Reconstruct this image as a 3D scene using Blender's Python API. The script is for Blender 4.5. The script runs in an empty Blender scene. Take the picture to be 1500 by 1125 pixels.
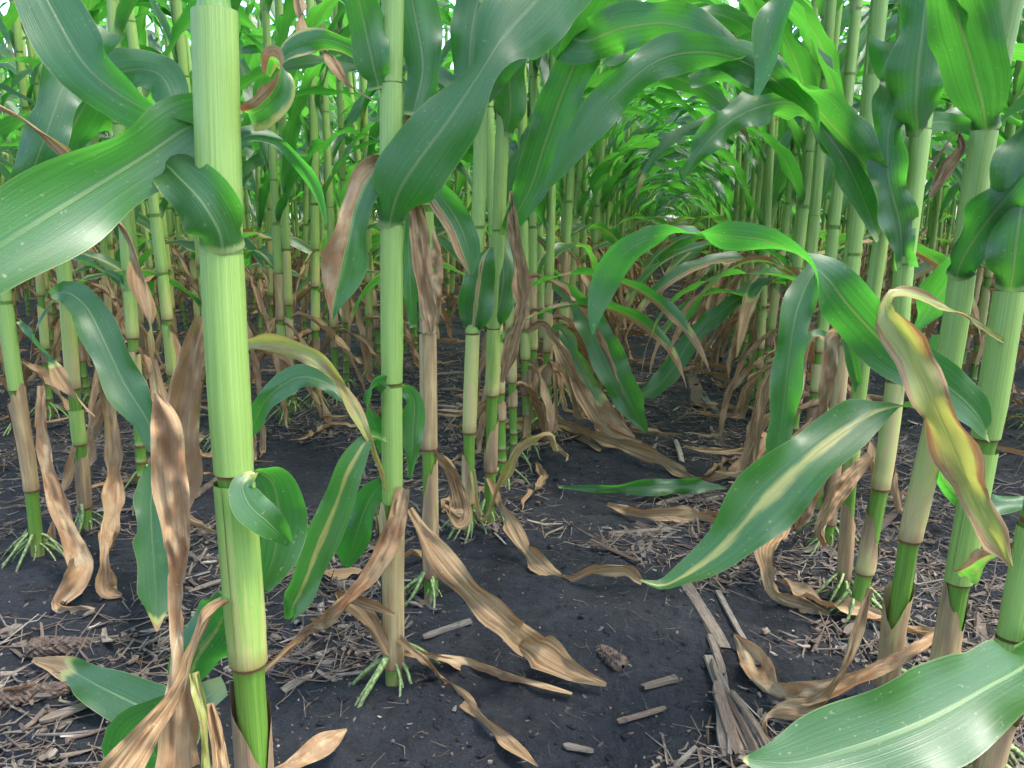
import bpy, math, random
import numpy as np
from mathutils import Vector, Matrix

rad = math.radians
SC = bpy.context.scene
COL = SC.collection
RNG = np.random.default_rng(7)

# ------------------------------------------------------------------ camera
F, CH = 1167.0, 0.60                      # focal length in photo pixels (1500 wide), eye height
PITCH, YAW = rad(11.74), rad(11.15)
FH = np.array([-math.sin(YAW), math.cos(YAW), 0.0])
CR = np.array([math.cos(YAW), math.sin(YAW), 0.0])
CF = FH * math.cos(PITCH) - np.array([0, 0, math.sin(PITCH)])
CU = FH * math.sin(PITCH) + np.array([0, 0, math.cos(PITCH)])
CP = np.array([0.0, 0.0, CH])
cam = bpy.data.cameras.new('camera')
cam.lens, cam.sensor_width, cam.clip_start, cam.clip_end = 36 * F / 1500, 36, 0.02, 2000
camo = bpy.data.objects.new('camera', cam)
COL.objects.link(camo)
camo.location = CP
camo.rotation_euler = (math.pi / 2 - PITCH, 0, YAW)
SC.camera = camo

# ------------------------------------------------------------------ light
SUN_EL, SUN_AZ = rad(66), rad(95)         # azimuth clockwise from +Y: high, to the right
world = bpy.data.worlds.new('World')
SC.world = world
world.use_nodes = True
wn = world.node_tree.nodes
sky = wn.new('ShaderNodeTexSky')
sky.sky_type = 'NISHITA'
sky.sun_disc = False
sky.sun_elevation, sky.sun_rotation = SUN_EL, SUN_AZ
sky.dust_density, sky.air_density, sky.ozone_density = 2.0, 1.0, 2.0
world.node_tree.links.new(sky.outputs[0], wn['Background'].inputs[0])
wn['Background'].inputs[1].default_value = 0.15
sun = bpy.data.lights.new('sun', 'SUN')
sun.energy, sun.angle, sun.color = 1.5, rad(18), (1.0, 0.96, 0.90)
suno = bpy.data.objects.new('sun', sun)
COL.objects.link(suno)
sd = Vector((math.sin(SUN_AZ) * math.cos(SUN_EL), math.cos(SUN_AZ) * math.cos(SUN_EL), math.sin(SUN_EL)))
suno.rotation_euler = sd.to_track_quat('Z', 'Y').to_euler()
SC.view_settings.view_transform = 'Standard'
SC.view_settings.look = 'None'
SC.view_settings.gamma = 1.0
SC.view_settings.exposure = 2.6
SC.cycles.max_bounces = 7
SC.cycles.adaptive_threshold = 0.02
SC.cycles.diffuse_bounces = 3
SC.cycles.transmission_bounces = 4
SC.cycles.glossy_bounces = 2

# ------------------------------------------------------------------ pixel -> place
def ray(u, v):
    return CR * ((u - 750) / F) + CU * ((562.5 - v) / F) + CF

def ground_pt(u, v, z=0.0):
    d = ray(u, v)
    return CP + d * ((z - CH) / d[2])

def plane_pt(base, u, v, off=0.0):
    """where the sight line meets the upright plane through a plant, moved off metres towards the viewer"""
    d = ray(u, v)
    return CP + d * ((np.dot(base - CP, FH) - off) / np.dot(d, FH))

# ------------------------------------------------------------------ noise
_PERM = np.random.default_rng(3).random((256, 256))
def vnoise(x, y, seed=0):
    x = np.asarray(x, float) + seed * 17.3
    y = np.asarray(y, float) + seed * 9.7
    xi, yi = np.floor(x).astype(int), np.floor(y).astype(int)
    fx, fy = x - xi, y - yi
    fx, fy = fx * fx * (3 - 2 * fx), fy * fy * (3 - 2 * fy)
    g = lambda a, b: _PERM[a % 256, b % 256]
    return (g(xi, yi) * (1 - fx) * (1 - fy) + g(xi + 1, yi) * fx * (1 - fy)
            + g(xi, yi + 1) * (1 - fx) * fy + g(xi + 1, yi + 1) * fx * fy) - 0.5

ROWS_L = [-0.345, -1.11, -1.82, -2.53, -3.24, -3.95, -4.66, -5.37, -6.1, -6.8, -7.5, -8.2]
ROWS_R = [0.305, 1.01, 1.72, 2.43, 3.14, 3.85, 4.56]
ALLROWS = np.array(sorted(ROWS_L + ROWS_R))
def soil(x, y):
    x = np.asarray(x, float); y = np.asarray(y, float)
    d = np.min(np.abs(x[..., None] - ALLROWS), axis=-1)
    z = 0.014 * np.exp(-(d / 0.13) ** 2) - 0.004
    z = z + 0.030 * vnoise(x * 3, y * 3, 1) + 0.016 * vnoise(x * 9, y * 9, 2) + 0.010 * vnoise(x * 24, y * 24, 3)
    c = vnoise(x * 5, y * 5, 4) + 0.15
    z = z + np.clip(c, 0, 1) * (0.035 * np.abs(vnoise(x * 38, y * 38, 5)) + 0.03 * np.abs(vnoise(x * 17, y * 17, 6)))
    z = z + 0.005 * np.abs(vnoise(x * 55, y * 55, 7))
    z = z + 0.028 * np.exp(-((x + .06) / .17) ** 2 - ((y - 1.25) / .28) ** 2)
    return z

# ------------------------------------------------------------------ node helpers
def new_mat(name):
    m = bpy.data.materials.new(name)
    m.use_nodes = True
    nt = m.node_tree
    nt.nodes.clear()
    return m, nt

class NB:
    def __init__(s, nt): s.nt = nt
    def n(s, t, **kw):
        nd = s.nt.nodes.new(t)
        for k, v in kw.items(): setattr(nd, k, v)
        return nd
    def set(s, sock, v):
        if isinstance(v, bpy.types.NodeSocket): s.nt.links.new(v, sock)
        else: sock.default_value = v
    def math(s, op, a, b=0.0, c=None, clamp=False):
        nd = s.n('ShaderNodeMath', operation=op, use_clamp=clamp)
        s.set(nd.inputs[0], a); s.set(nd.inputs[1], b)
        if c is not None: s.set(nd.inputs[2], c)
        return nd.outputs[0]
    def mix(s, f, a, b, blend='MIX'):
        nd = s.n('ShaderNodeMix', data_type='RGBA', blend_type=blend)
        s.set(nd.inputs[0], f); s.set(nd.inputs[6], a); s.set(nd.inputs[7], b)
        return nd.outputs[2]
    def ramp(s, f, stops, interp='LINEAR'):
        nd = s.n('ShaderNodeValToRGB')
        cr = nd.color_ramp
        cr.interpolation = interp
        while len(cr.elements) < len(stops): cr.elements.new(0.5)
        for e, (p, c) in zip(cr.elements, stops):
            e.position = p
            e.color = (*c, 1) if len(c) == 3 else c
        s.set(nd.inputs[0], f)
        return nd.outputs[0]
    def attr(s, name): return s.n('ShaderNodeAttribute', attribute_name=name).outputs['Fac']
    def noise(s, vec, scale, detail=2.0, rough=0.5):
        nd = s.n('ShaderNodeTexNoise')
        s.set(nd.inputs['Vector'], vec)
        nd.inputs['Scale'].default_value = scale
        nd.inputs['Detail'].default_value = detail
        nd.inputs['Roughness'].default_value = rough
        return nd.outputs[0]
    def mapr(s, v, a, b, c=0.0, d=1.0):
        nd = s.n('ShaderNodeMapRange', interpolation_type='SMOOTHSTEP')
        s.set(nd.inputs[0], v)
        for i, q in zip((1, 2, 3, 4), (a, b, c, d)): nd.inputs[i].default_value = q
        return nd.outputs[0]
    def comb(s, x, y, z=0.0):
        nd = s.n('ShaderNodeCombineXYZ')
        s.set(nd.inputs[0], x); s.set(nd.inputs[1], y); s.set(nd.inputs[2], z)
        return nd.outputs[0]
    def bump(s, h, strength, dist):
        nd = s.n('ShaderNodeBump')
        nd.inputs['Strength'].default_value = strength
        nd.inputs['Distance'].default_value = dist
        s.set(nd.inputs['Height'], h)
        return nd.outputs[0]

def uv_rand(b):
    uv = b.n('ShaderNodeUVMap').outputs[0]
    sp = b.n('ShaderNodeSeparateXYZ'); b.set(sp.inputs[0], uv)
    r = b.math('FRACT', b.math('ADD', b.n('ShaderNodeObjectInfo').outputs['Random'], b.attr('rnd')))
    return sp.outputs[0], sp.outputs[1], r

def leaf_material():
    m, nt = new_mat('corn_leaf_blade'); b = NB(nt)
    x, y, r = uv_rand(b)
    off = b.math('MULTIPLY', r, 40.0)
    geo = b.n('ShaderNodeNewGeometry').outputs['Position']
    c = b.math('ABSOLUTE', b.math('SUBTRACT', x, 0.5))
    rib = b.mapr(c, 0.010, 0.034, 1.0, 0.0)
    rib = b.math('MULTIPLY', rib, b.mapr(y, 0.55, 1.0, 1.0, 0.15))
    veins = b.noise(b.comb(b.math('MULTIPLY', x, 34.0), b.math('MULTIPLY', y, 0.9), off), 1.0, 2.0)
    fine = b.noise(b.comb(b.math('MULTIPLY', x, 95.0), b.math('MULTIPLY', y, 2.5), off), 1.0, 1.0)
    blot = b.noise(b.comb(b.math('MULTIPLY', x, 2.2), b.math('MULTIPLY', y, 7.0), off), 1.0, 3.0, 0.6)
    streak = b.noise(b.comb(b.math('MULTIPLY', x, 14.0), b.math('MULTIPLY', y, 3.0), off), 1.0, 3.0, 0.6)
    age = b.attr('age')
    a2 = b.math('ADD', age, b.math('MULTIPLY', b.math('SUBTRACT', blot, 0.5), 0.42))
    a2 = b.math('ADD', a2, b.math('MULTIPLY', b.math('SUBTRACT', streak, 0.5), 0.22), clamp=True)
    g1 = b.mix(r, (0.019, 0.074, 0.018, 1), (0.036, 0.103, 0.020, 1))
    g2 = b.mix(b.mapr(veins, 0.25, 0.75), b.mix(0.22, g1, (0.02, 0.07, 0.016, 1)), g1)
    g2 = b.mix(b.mapr(fine, 0.5, 0.75, 0.0, 0.22), g2, (0.09, 0.21, 0.05, 1))
    green = b.mix(b.math('MULTIPLY', rib, b.mapr(r, 0.0, 1.0, 0.35, 0.75)), g2, (0.19, 0.29, 0.10, 1))
    green = b.mix(b.mapr(b.math('ADD', y, b.math('MULTIPLY', veins, 0.02)), 0.022, 0.045, 0.85, 0.0), green, (0.36, 0.44, 0.16, 1))
    deadc = b.mix(b.mapr(streak, 0.3, 0.7), (0.13, 0.070, 0.030, 1), (0.38, 0.265, 0.135, 1))
    deadc = b.mix(b.mapr(r, 0.35, 0.75, 0.0, 0.7), deadc, b.mix(b.mapr(blot, 0.3, 0.7), (0.20, 0.080, 0.030, 1), (0.43, 0.33, 0.19, 1)))
    deadc = b.mix(b.mapr(b.noise(geo, 60.0, 3.0), 0.5, 0.75, 0.0, 0.28), deadc, (0.12, 0.080, 0.045, 1))
    deadc = b.mix(b.math('MULTIPLY', b.mapr(fine, 0.45, 0.62), 0.35), deadc, (0.15, 0.09, 0.05, 1))
    yel = b.mix(blot, (0.24, 0.30, 0.07, 1), (0.38, 0.33, 0.10, 1))
    col = b.mix(b.mapr(a2, 0.26, 0.44), green, yel)
    col = b.mix(b.mapr(a2, 0.48, 0.60), col, b.mix(0.6, (0.26, 0.13, 0.05, 1), deadc))
    col = b.mix(b.mapr(a2, 0.58, 0.74), col, deadc)
    col = b.mix(b.mapr(b.math('ADD', c, b.math('MULTIPLY', streak, 0.02)), 0.492, 0.505, 0.0, 0.55), col, (0.26, 0.24, 0.10, 1))
    spots = b.mapr(b.noise(geo, 300.0, 1.0), 0.69, 0.76, 0.0, 0.6)
    col = b.mix(spots, col, (0.30, 0.27, 0.16, 1))
    tg = b.mix(r, (0.072, 0.40, 0.036, 1), (0.13, 0.50, 0.044, 1))
    tg = b.mix(b.mapr(veins, 0.35, 0.65, 0.35, 0.0), tg, (0.04, 0.16, 0.01, 1))
    tg = b.mix(rib, tg, (0.20, 0.32, 0.06, 1))
    tcol = b.mix(b.mapr(a2, 0.26, 0.44), tg, (0.34, 0.34, 0.06, 1))
    tcol = b.mix(b.mapr(a2, 0.50, 0.62), tcol, (0.30, 0.14, 0.05, 1))
    dead = b.mapr(a2, 0.5, 0.7)
    hgt = b.math('ADD', b.math('MULTIPLY', veins, 1.0), b.math('MULTIPLY', fine, 0.5))
    hgt = b.math('ADD', hgt, b.math('MULTIPLY', b.math('MULTIPLY', streak, dead), 3.0))
    hgt = b.math('ADD', hgt, b.math('MULTIPLY', rib, -1.2))
    nrm = b.bump(hgt, 0.4, 0.0006)
    pr = b.n('ShaderNodeBsdfPrincipled')
    b.set(pr.inputs['Base Color'], col); b.set(pr.inputs['Normal'], nrm)
    b.set(pr.inputs['Roughness'], b.math('ADD', b.math('ADD', 0.38, b.math('MULTIPLY', blot, 0.14)), b.math('MULTIPLY', dead, 0.30)))
    b.set(pr.inputs['Specular IOR Level'], b.math('SUBTRACT', 0.78, b.math('MULTIPLY', dead, 0.58)))
    tr = b.n('ShaderNodeBsdfTranslucent'); b.set(tr.inputs[0], tcol); b.set(tr.inputs[1], nrm)
    mx = b.n('ShaderNodeMixShader')
    b.set(mx.inputs[0], b.math('SUBTRACT', 0.46, b.math('MULTIPLY', dead, 0.26)))
    nt.links.new(pr.outputs[0], mx.inputs[1]); nt.links.new(tr.outputs[0], mx.inputs[2])
    out = b.n('ShaderNodeOutputMaterial'); nt.links.new(mx.outputs[0], out.inputs[0])
    return m

def sheath_material():
    m, nt = new_mat('corn_sheath'); b = NB(nt)
    x, y, r = uv_rand(b)                       # x runs round the stalk, y is metres along it
    off = b.math('MULTIPLY', r, 40.0)
    ang = b.math('MULTIPLY', x, 6.2832)
    cx, cy = b.math('COSINE', ang), b.math('SINE', ang)
    def around(k, ky):
        return b.comb(b.math('ADD', b.math('MULTIPLY', cx, k), off), b.math('MULTIPLY', cy, k), b.math('MULTIPLY', y, ky))
    streak = b.noise(around(9.0, 5.0), 1.0, 3.0, 0.6)
    fine = b.noise(around(26.0, 5.0), 1.0, 2.0, 0.6)
    blot = b.noise(around(1.4, 11.0), 1.0, 3.0, 0.6)
    age = b.attr('age')
    a = b.math('ADD', age, b.math('MULTIPLY', b.math('SUBTRACT', blot, 0.5), b.mapr(age, 0.0, 0.25, 0.15, 0.75)))
    a = b.math('ADD', a, b.math('MULTIPLY', b.math('SUBTRACT', streak, 0.5), 0.30), clamp=True)
    g = b.mix(b.mapr(streak, 0.25, 0.75), (0.145, 0.245, 0.048, 1), (0.225, 0.330, 0.080, 1))
    col = b.ramp(a, [(0.0, (0.17, 0.30, 0.05)), (0.18, (0.19, 0.31, 0.055)), (0.36, (0.30, 0.32, 0.095)), (0.54, (0.37, 0.29, 0.125)),
                     (0.70, (0.27, 0.175, 0.080)), (0.85, (0.175, 0.115, 0.062)), (1.0, (0.12, 0.075, 0.046))])
    col = b.mix(b.mapr(a, 0.1, 0.3), g, col)
    col = b.mix(b.mapr(fine, 0.45, 0.75, 0.0, 0.28), col, b.mix(0.55, col, (0.05, 0.07, 0.015, 1)))
    speck = b.mapr(b.noise(around(20.0, 110.0), 1.0, 2.0), 0.69, 0.75, 0.0, 0.55)
    col = b.mix(speck, col, (0.12, 0.085, 0.03, 1))
    col = b.mix(b.math('MULTIPLY', b.attr('ring'), b.mapr(age, 0.06, 0.25, 0.0, 0.9)), col, (0.115, 0.040, 0.020, 1))
    pr = b.n('ShaderNodeBsdfPrincipled')
    b.set(pr.inputs['Base Color'], col)
    b.set(pr.inputs['Roughness'], b.mapr(a, 0.2, 0.7, 0.42, 0.72))
    pr.inputs['Specular IOR Level'].default_value = 0.4
    pr.inputs['Subsurface Weight'].default_value = 0.0
    b.set(pr.inputs['Normal'], b.bump(b.math('ADD', fine, b.math('MULTIPLY', streak, 0.6)), 0.5, 0.0011))
    out = b.n('ShaderNodeOutputMaterial'); nt.links.new(pr.outputs[0], out.inputs[0])
    return m

def stalk_material():
    m, nt = new_mat('corn_stalk_rind'); b = NB(nt)
    x, y, r = uv_rand(b)
    ang = b.math('MULTIPLY', x, 6.2832)
    cx, cy = b.math('COSINE', ang), b.math('SINE', ang)
    off = b.math('MULTIPLY', r, 40.0)
    v1 = b.comb(b.math('ADD', b.math('MULTIPLY', cx, 7.0), off), b.math('MULTIPLY', cy, 7.0), b.math('MULTIPLY', y, 9.0))
    streak = b.noise(v1, 1.0, 3.0, 0.6)
    col = b.mix(b.mapr(streak, 0.3, 0.7), (0.060, 0.145, 0.016, 1), (0.120, 0.215, 0.032, 1))
    col = b.mix(b.mapr(b.attr('age'), 0.2, 0.9), col, b.mix(streak, (0.34, 0.25, 0.11, 1), (0.22, 0.14, 0.075, 1)))
    col = b.mix(b.math('MULTIPLY', b.attr('ring'), 0.95), col, (0.110, 0.035, 0.018, 1))
    pr = b.n('ShaderNodeBsdfPrincipled')
    b.set(pr.inputs['Base Color'], col)
    pr.inputs['Roughness'].default_value = 0.34
    b.set(pr.inputs['Normal'], b.bump(streak, 0.25, 0.0008))
    out = b.n('ShaderNodeOutputMaterial'); nt.links.new(pr.outputs[0], out.inputs[0])
    return m

def root_material():
    m, nt = new_mat('brace_root_skin'); b = NB(nt)
    geo = b.n('ShaderNodeNewGeometry').outputs['Position']
    nz = b.noise(geo, 220.0, 3.0)
    col = b.mix(b.mapr(nz, 0.3, 0.7), (0.05, 0.075, 0.02, 1), (0.19, 0.27, 0.07, 1))
    col = b.mix(b.attr('age'), col, (0.06, 0.045, 0.03, 1))
    pr = b.n('ShaderNodeBsdfPrincipled'); b.set(pr.inputs['Base Color'], col)
    pr.inputs['Roughness'].default_value = 0.5
    b.set(pr.inputs['Normal'], b.bump(nz, 0.4, 0.001))
    out = b.n('ShaderNodeOutputMaterial'); nt.links.new(pr.outputs[0], out.inputs[0])
    return m

def litter_material():
    m, nt = new_mat('dry_crop_litter'); b = NB(nt)
    x, y, r = uv_rand(b)
    geo = b.n('ShaderNodeNewGeometry').outputs['Position']
    fib = b.noise(b.comb(b.math('MULTIPLY', x, 9.0), b.math('MULTIPLY', y, 1.4), b.math('MULTIPLY', r, 30.0)), 1.0, 3.0, 0.65)
    nz = b.noise(geo, 90.0, 3.0)
    base = b.ramp(r, [(0.0, (0.060, 0.042, 0.030)), (0.20, (0.17, 0.138, 0.098)), (0.38, (0.085, 0.054, 0.036)), (0.55, (0.19, 0.160, 0.120)),
                      (0.72, (0.11, 0.100, 0.088)), (0.88, (0.14, 0.096, 0.064)), (0.95, (0.34, 0.30, 0.235)), (1.0, (0.045, 0.030, 0.022))])
    col = b.mix(b.mapr(fib, 0.35, 0.65), b.mix(0.72, base, (0.05, 0.035, 0.025, 1)), base)
    col = b.mix(b.mapr(nz, 0.55, 0.75, 0.0, 0.7), col, (0.03, 0.028, 0.028, 1))
    pr = b.n('ShaderNodeBsdfPrincipled'); b.set(pr.inputs['Base Color'], col)
    pr.inputs['Roughness'].default_value = 0.75
    pr.inputs['Specular IOR Level'].default_value = 0.25
    b.set(pr.inputs['Normal'], b.bump(fib, 0.6, 0.0012))
    out = b.n('ShaderNodeOutputMaterial'); nt.links.new(pr.outputs[0], out.inputs[0])
    return m

def soil_material():
    m, nt = new_mat('black_soil'); b = NB(nt)
    geo = b.n('ShaderNodeNewGeometry').outputs['Position']
    n1 = b.noise(geo, 3.5, 4.0, 0.6)
    n2 = b.noise(geo, 45.0, 6.0, 0.65)
    n3 = b.noise(geo, 260.0, 5.0, 0.7)
    vo = b.n('ShaderNodeTexVoronoi'); b.set(vo.inputs['Vector'], geo); vo.inputs['Scale'].default_value = 75.0
    n0 = b.noise(geo, 16.0, 4.0, 0.6)
    col = b.mix(b.mapr(n1, 0.3, 0.7), (0.0075, 0.0086, 0.0108, 1), (0.0165, 0.0185, 0.022, 1))
    col = b.mix(b.mapr(n0, 0.35, 0.7, 0.0, 0.7), col, (0.026, 0.028, 0.032, 1))
    col = b.mix(b.mapr(n2, 0.5, 0.3, 0.0, 0.75), col, (0.004, 0.0045, 0.006, 1))
    col = b.mix(b.mapr(n3, 0.48, 0.3, 0.0, 0.6), col, (0.005, 0.0055, 0.007, 1))
    col = b.mix(b.mapr(n3, 0.63, 0.72, 0.0, 0.7), col, (0.12, 0.105, 0.095, 1))
    col = b.mix(b.mapr(n2, 0.60, 0.70, 0.0, 0.5), col, (0.055, 0.042, 0.034, 1))
    h = b.math('ADD', b.math('MULTIPLY', n2, 1.8), b.math('MULTIPLY', n3, 0.6))
    h = b.math('ADD', h, b.math('MULTIPLY', n0, 2.6))
    h = b.math('ADD', h, b.math('MULTIPLY', vo.outputs[0], -0.25))
    pr = b.n('ShaderNodeBsdfPrincipled'); b.set(pr.inputs['Base Color'], col)
    pr.inputs['Roughness'].default_value = 0.82
    pr.inputs['Specular IOR Level'].default_value = 0.3
    b.set(pr.inputs['Normal'], b.bump(h, 1.0, 0.014))
    out = b.n('ShaderNodeOutputMaterial'); nt.links.new(pr.outputs[0], out.inputs[0])
    return m

M_LEAF, M_SHEATH, M_STALK = leaf_material(), sheath_material(), stalk_material()
def cob_material():
    m, nt = new_mat('old_cob'); b = NB(nt)
    geo = b.n('ShaderNodeNewGeometry').outputs['Position']
    nz = b.noise(geo, 160.0, 4.0, 0.7)
    pr = b.n('ShaderNodeBsdfPrincipled'); b.set(pr.inputs['Base Color'], b.mix(b.mapr(nz, 0.3, 0.7), (0.025, 0.016, 0.010, 1), (0.105, 0.066, 0.042, 1)))
    pr.inputs['Roughness'].default_value = 0.85
    b.set(pr.inputs['Normal'], b.bump(nz, 0.8, 0.003))
    out = b.n('ShaderNodeOutputMaterial'); nt.links.new(pr.outputs[0], out.inputs[0])
    return m
M_COB = cob_material()
M_ROOT, M_LITTER, M_SOIL = root_material(), litter_material(), soil_material()

# ------------------------------------------------------------------ mesh helpers
class Buf:
    """collects quad grids; one Buf becomes one mesh"""
    def __init__(s): s.V, s.Q, s.UV, s.A, s.R, s.G, s.MI, s.n = [], [], [], [], [], [], [], 0
    def grid(s, P, uv, age=0.0, rnd=0.0, ring=0.0, mat=0, close=False):
        a, c = P.shape[:2]
        idx = np.arange(a * c).reshape(a, c) + s.n
        i0, i1 = idx[:-1], idx[1:]
        if close:
            q = np.stack([i0, np.roll(i0, -1, 1), np.roll(i1, -1, 1), i1], -1)
        else:
            q = np.stack([i0[:, :-1], i0[:, 1:], i1[:, 1:], i1[:, :-1]], -1)
        q = q.reshape(-1, 4)
        k = a * c
        full = lambda t: np.broadcast_to(np.asarray(t, float), (a, c)).reshape(-1)
        s.V.append(P.reshape(-1, 3)); s.Q.append(q); s.UV.append(uv.reshape(-1, 2))
        s.A.append(full(age)); s.R.append(full(rnd)); s.G.append(full(ring))
        s.MI.append(np.full(len(q), mat)); s.n += k
    def merge(s, o, R=None, t=None, rnd=None):
        for V, Q, UV, A, Rn, G, MI in zip(o.V, o.Q, o.UV, o.A, o.R, o.G, o.MI):
            W = V if R is None else V @ R.T
            if t is not None: W = W + t
            s.V.append(W); s.UV.append(UV); s.A.append(A); s.G.append(G); s.MI.append(MI)
            s.R.append(Rn if rnd is None else np.full(len(A), rnd))
        base = 0
        n0 = s.n
        for Q in o.Q: s.Q.append(Q + n0)
        s.n += o.n
        return s
    def mesh(s, name, mats, smooth=True):
        V, Q, UV = np.concatenate(s.V), np.concatenate(s.Q), np.concatenate(s.UV)
        me = bpy.data.meshes.new(name)
        me.vertices.add(len(V)); me.vertices.foreach_set('co', V.astype(np.float32).ravel())
        me.loops.add(Q.size); me.loops.foreach_set('vertex_index', Q.astype(np.int32).ravel())
        me.polygons.add(len(Q)); me.polygons.foreach_set('loop_start', np.arange(0, Q.size, 4, dtype=np.int32))
        me.polygons.foreach_set('material_index', np.concatenate(s.MI).astype(np.int32))
        me.polygons.foreach_set('use_smooth', np.full(len(Q), smooth))
        me.update(calc_edges=True)
        ul = me.uv_layers.new(name='UVMap')
        ul.data.foreach_set('uv', UV[Q.ravel()].astype(np.float32).ravel())
        for nm, arr in (('age', s.A), ('rnd', s.R), ('ring', s.G)):
            at = me.attributes.new(nm, 'FLOAT', 'POINT')
            at.data.foreach_set('value', np.concatenate(arr).astype(np.float32))
        for mt in mats: me.materials.append(mt)
        return me

def link(name, me, parent=None, loc=(0, 0, 0), rot=(0, 0, 0), scale=1.0):
    o = bpy.data.objects.new(name, me)
    COL.objects.link(o)
    o.location, o.rotation_euler = loc, rot
    if scale != 1.0: o.scale = (scale,) * 3
    if parent is not None: o.parent = parent
    return o

def tag(o, label=None, cat=None, group=None, kind=None):
    for k, v in (('label', label), ('category', cat), ('group', group), ('kind', kind)):
        if v: o[k] = v
    return o

def norm(a): return a / np.maximum(np.linalg.norm(a, axis=-1, keepdims=True), 1e-9)

def catmull(pts, n):
    """smooth curve through the rows of pts, n+1 samples evenly in chord length (first three columns)"""
    p = np.asarray(pts, float)
    d = np.concatenate([[0], np.cumsum(np.maximum(np.linalg.norm(np.diff(p[:, :3], axis=0), axis=1), 1e-5))])
    t = np.linspace(0, d[-1], n + 1)
    m = np.gradient(p, d, axis=0) if len(p) > 2 else np.repeat((p[1:] - p[:1]) / d[-1], 2, 0)
    k = np.clip(np.searchsorted(d, t, side='right') - 1, 0, len(p) - 2)
    h = (d[k + 1] - d[k])[:, None]
    s = ((t - d[k])[:, None]) / h
    return ((2 * s ** 3 - 3 * s ** 2 + 1) * p[k] + (s ** 3 - 2 * s ** 2 + s) * h * m[k]
            + (-2 * s ** 3 + 3 * s ** 2) * p[k + 1] + (s ** 3 - s ** 2) * h * m[k + 1]), t / d[-1]

def sstep(x, a, b):
    t = np.clip((x - a) / (b - a), 0, 1)
    return t * t * (3 - 2 * t)

def ages(S, T, base=0.0, tip=None, edge=0.0, mid=0.0, midw=0.25, side=0.0, foot=0.0):
    a = np.full(np.broadcast(S, T).shape, float(base))
    if tip is not None: a = a + 0.85 * sstep(S, tip, min(tip + 0.22, 1.02))
    a = a + edge * np.abs(T) ** 3 + mid * np.exp(-(T / midw) ** 2)
    if side: a = a + 0.8 * sstep(T * np.sign(side), 0.6 - abs(side), 0.75 - abs(side))
    if foot: a = a + foot * (1 - sstep(S, 0.0, 0.35))
    return np.clip(a, 0, 1)

def blade(buf, P, A0, hw, m, wrap, ruffle, rfreq, crinkle, seed, agekw, rnd=0.0, mat=0, s=None):
    """a leaf blade: midline P, across directions A0, half widths hw, cross-section an arc of +-wrap radians"""
    n = len(P)
    T = norm(np.gradient(P, axis=0))
    A = norm(A0 - (A0 * T).sum(1, keepdims=True) * T)
    N = np.cross(T, A)
    if s is None: s = np.linspace(0, 1, n)
    t = np.linspace(-1, 1, m + 1)
    S, TT = s[:, None], t[None, :]
    w = np.maximum(wrap, 0.05)[:, None]
    th = TT * w
    X = hw[:, None] * np.sin(th) / w
    Z = hw[:, None] * (1 - np.cos(th)) / w
    Lm = np.linalg.norm(np.diff(P, axis=0), axis=1).sum()
    ph = seed * 1.7
    env = sstep(s, 0.02, 0.2)[:, None] * (hw / max(hw.max(), 1e-6))[:, None]
    q = S * Lm * rfreq
    for sg in (-1, 1):
        e = np.clip(TT * sg, 0, 1) ** 2.2
        wv = np.sin(q * 6.283 + ph + sg * 1.3 + 1.5 * np.sin(q * 2.1 + ph)) + 0.5 * np.sin(q * 13.1 + 2 * ph * sg)
        Z = Z + ruffle * env * e * wv
        X = X + sg * 0.25 * ruffle * env * e * np.cos(q * 9.1 + ph)
    if crinkle:
        cn = vnoise(S * Lm * 38 + 0 * TT, TT * 2.2 + 0 * S, seed) + 0.9 * vnoise(S * Lm * 85 + 0 * TT, TT * 3.5 + 0 * S, seed + 5)
        Z = Z + crinkle * cn * np.minimum(1, hw[:, None] / 0.01)
        X = X * (1 + 0.5 * vnoise(S * Lm * 30 + 0 * TT, 0 * TT + 3.3, seed + 9))
    Z = Z - 0.0012 * np.exp(-(TT / 0.12) ** 2) * (1 - S)
    G = P[:, None, :] + A[:, None, :] * X[..., None] + N[:, None, :] * Z[..., None]
    uv = np.stack([np.broadcast_to((TT + 1) / 2, X.shape), np.broadcast_to(S, X.shape)], -1)
    buf.grid(G, uv, ages(S, TT, **agekw), rnd, 0.0, mat)

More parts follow.
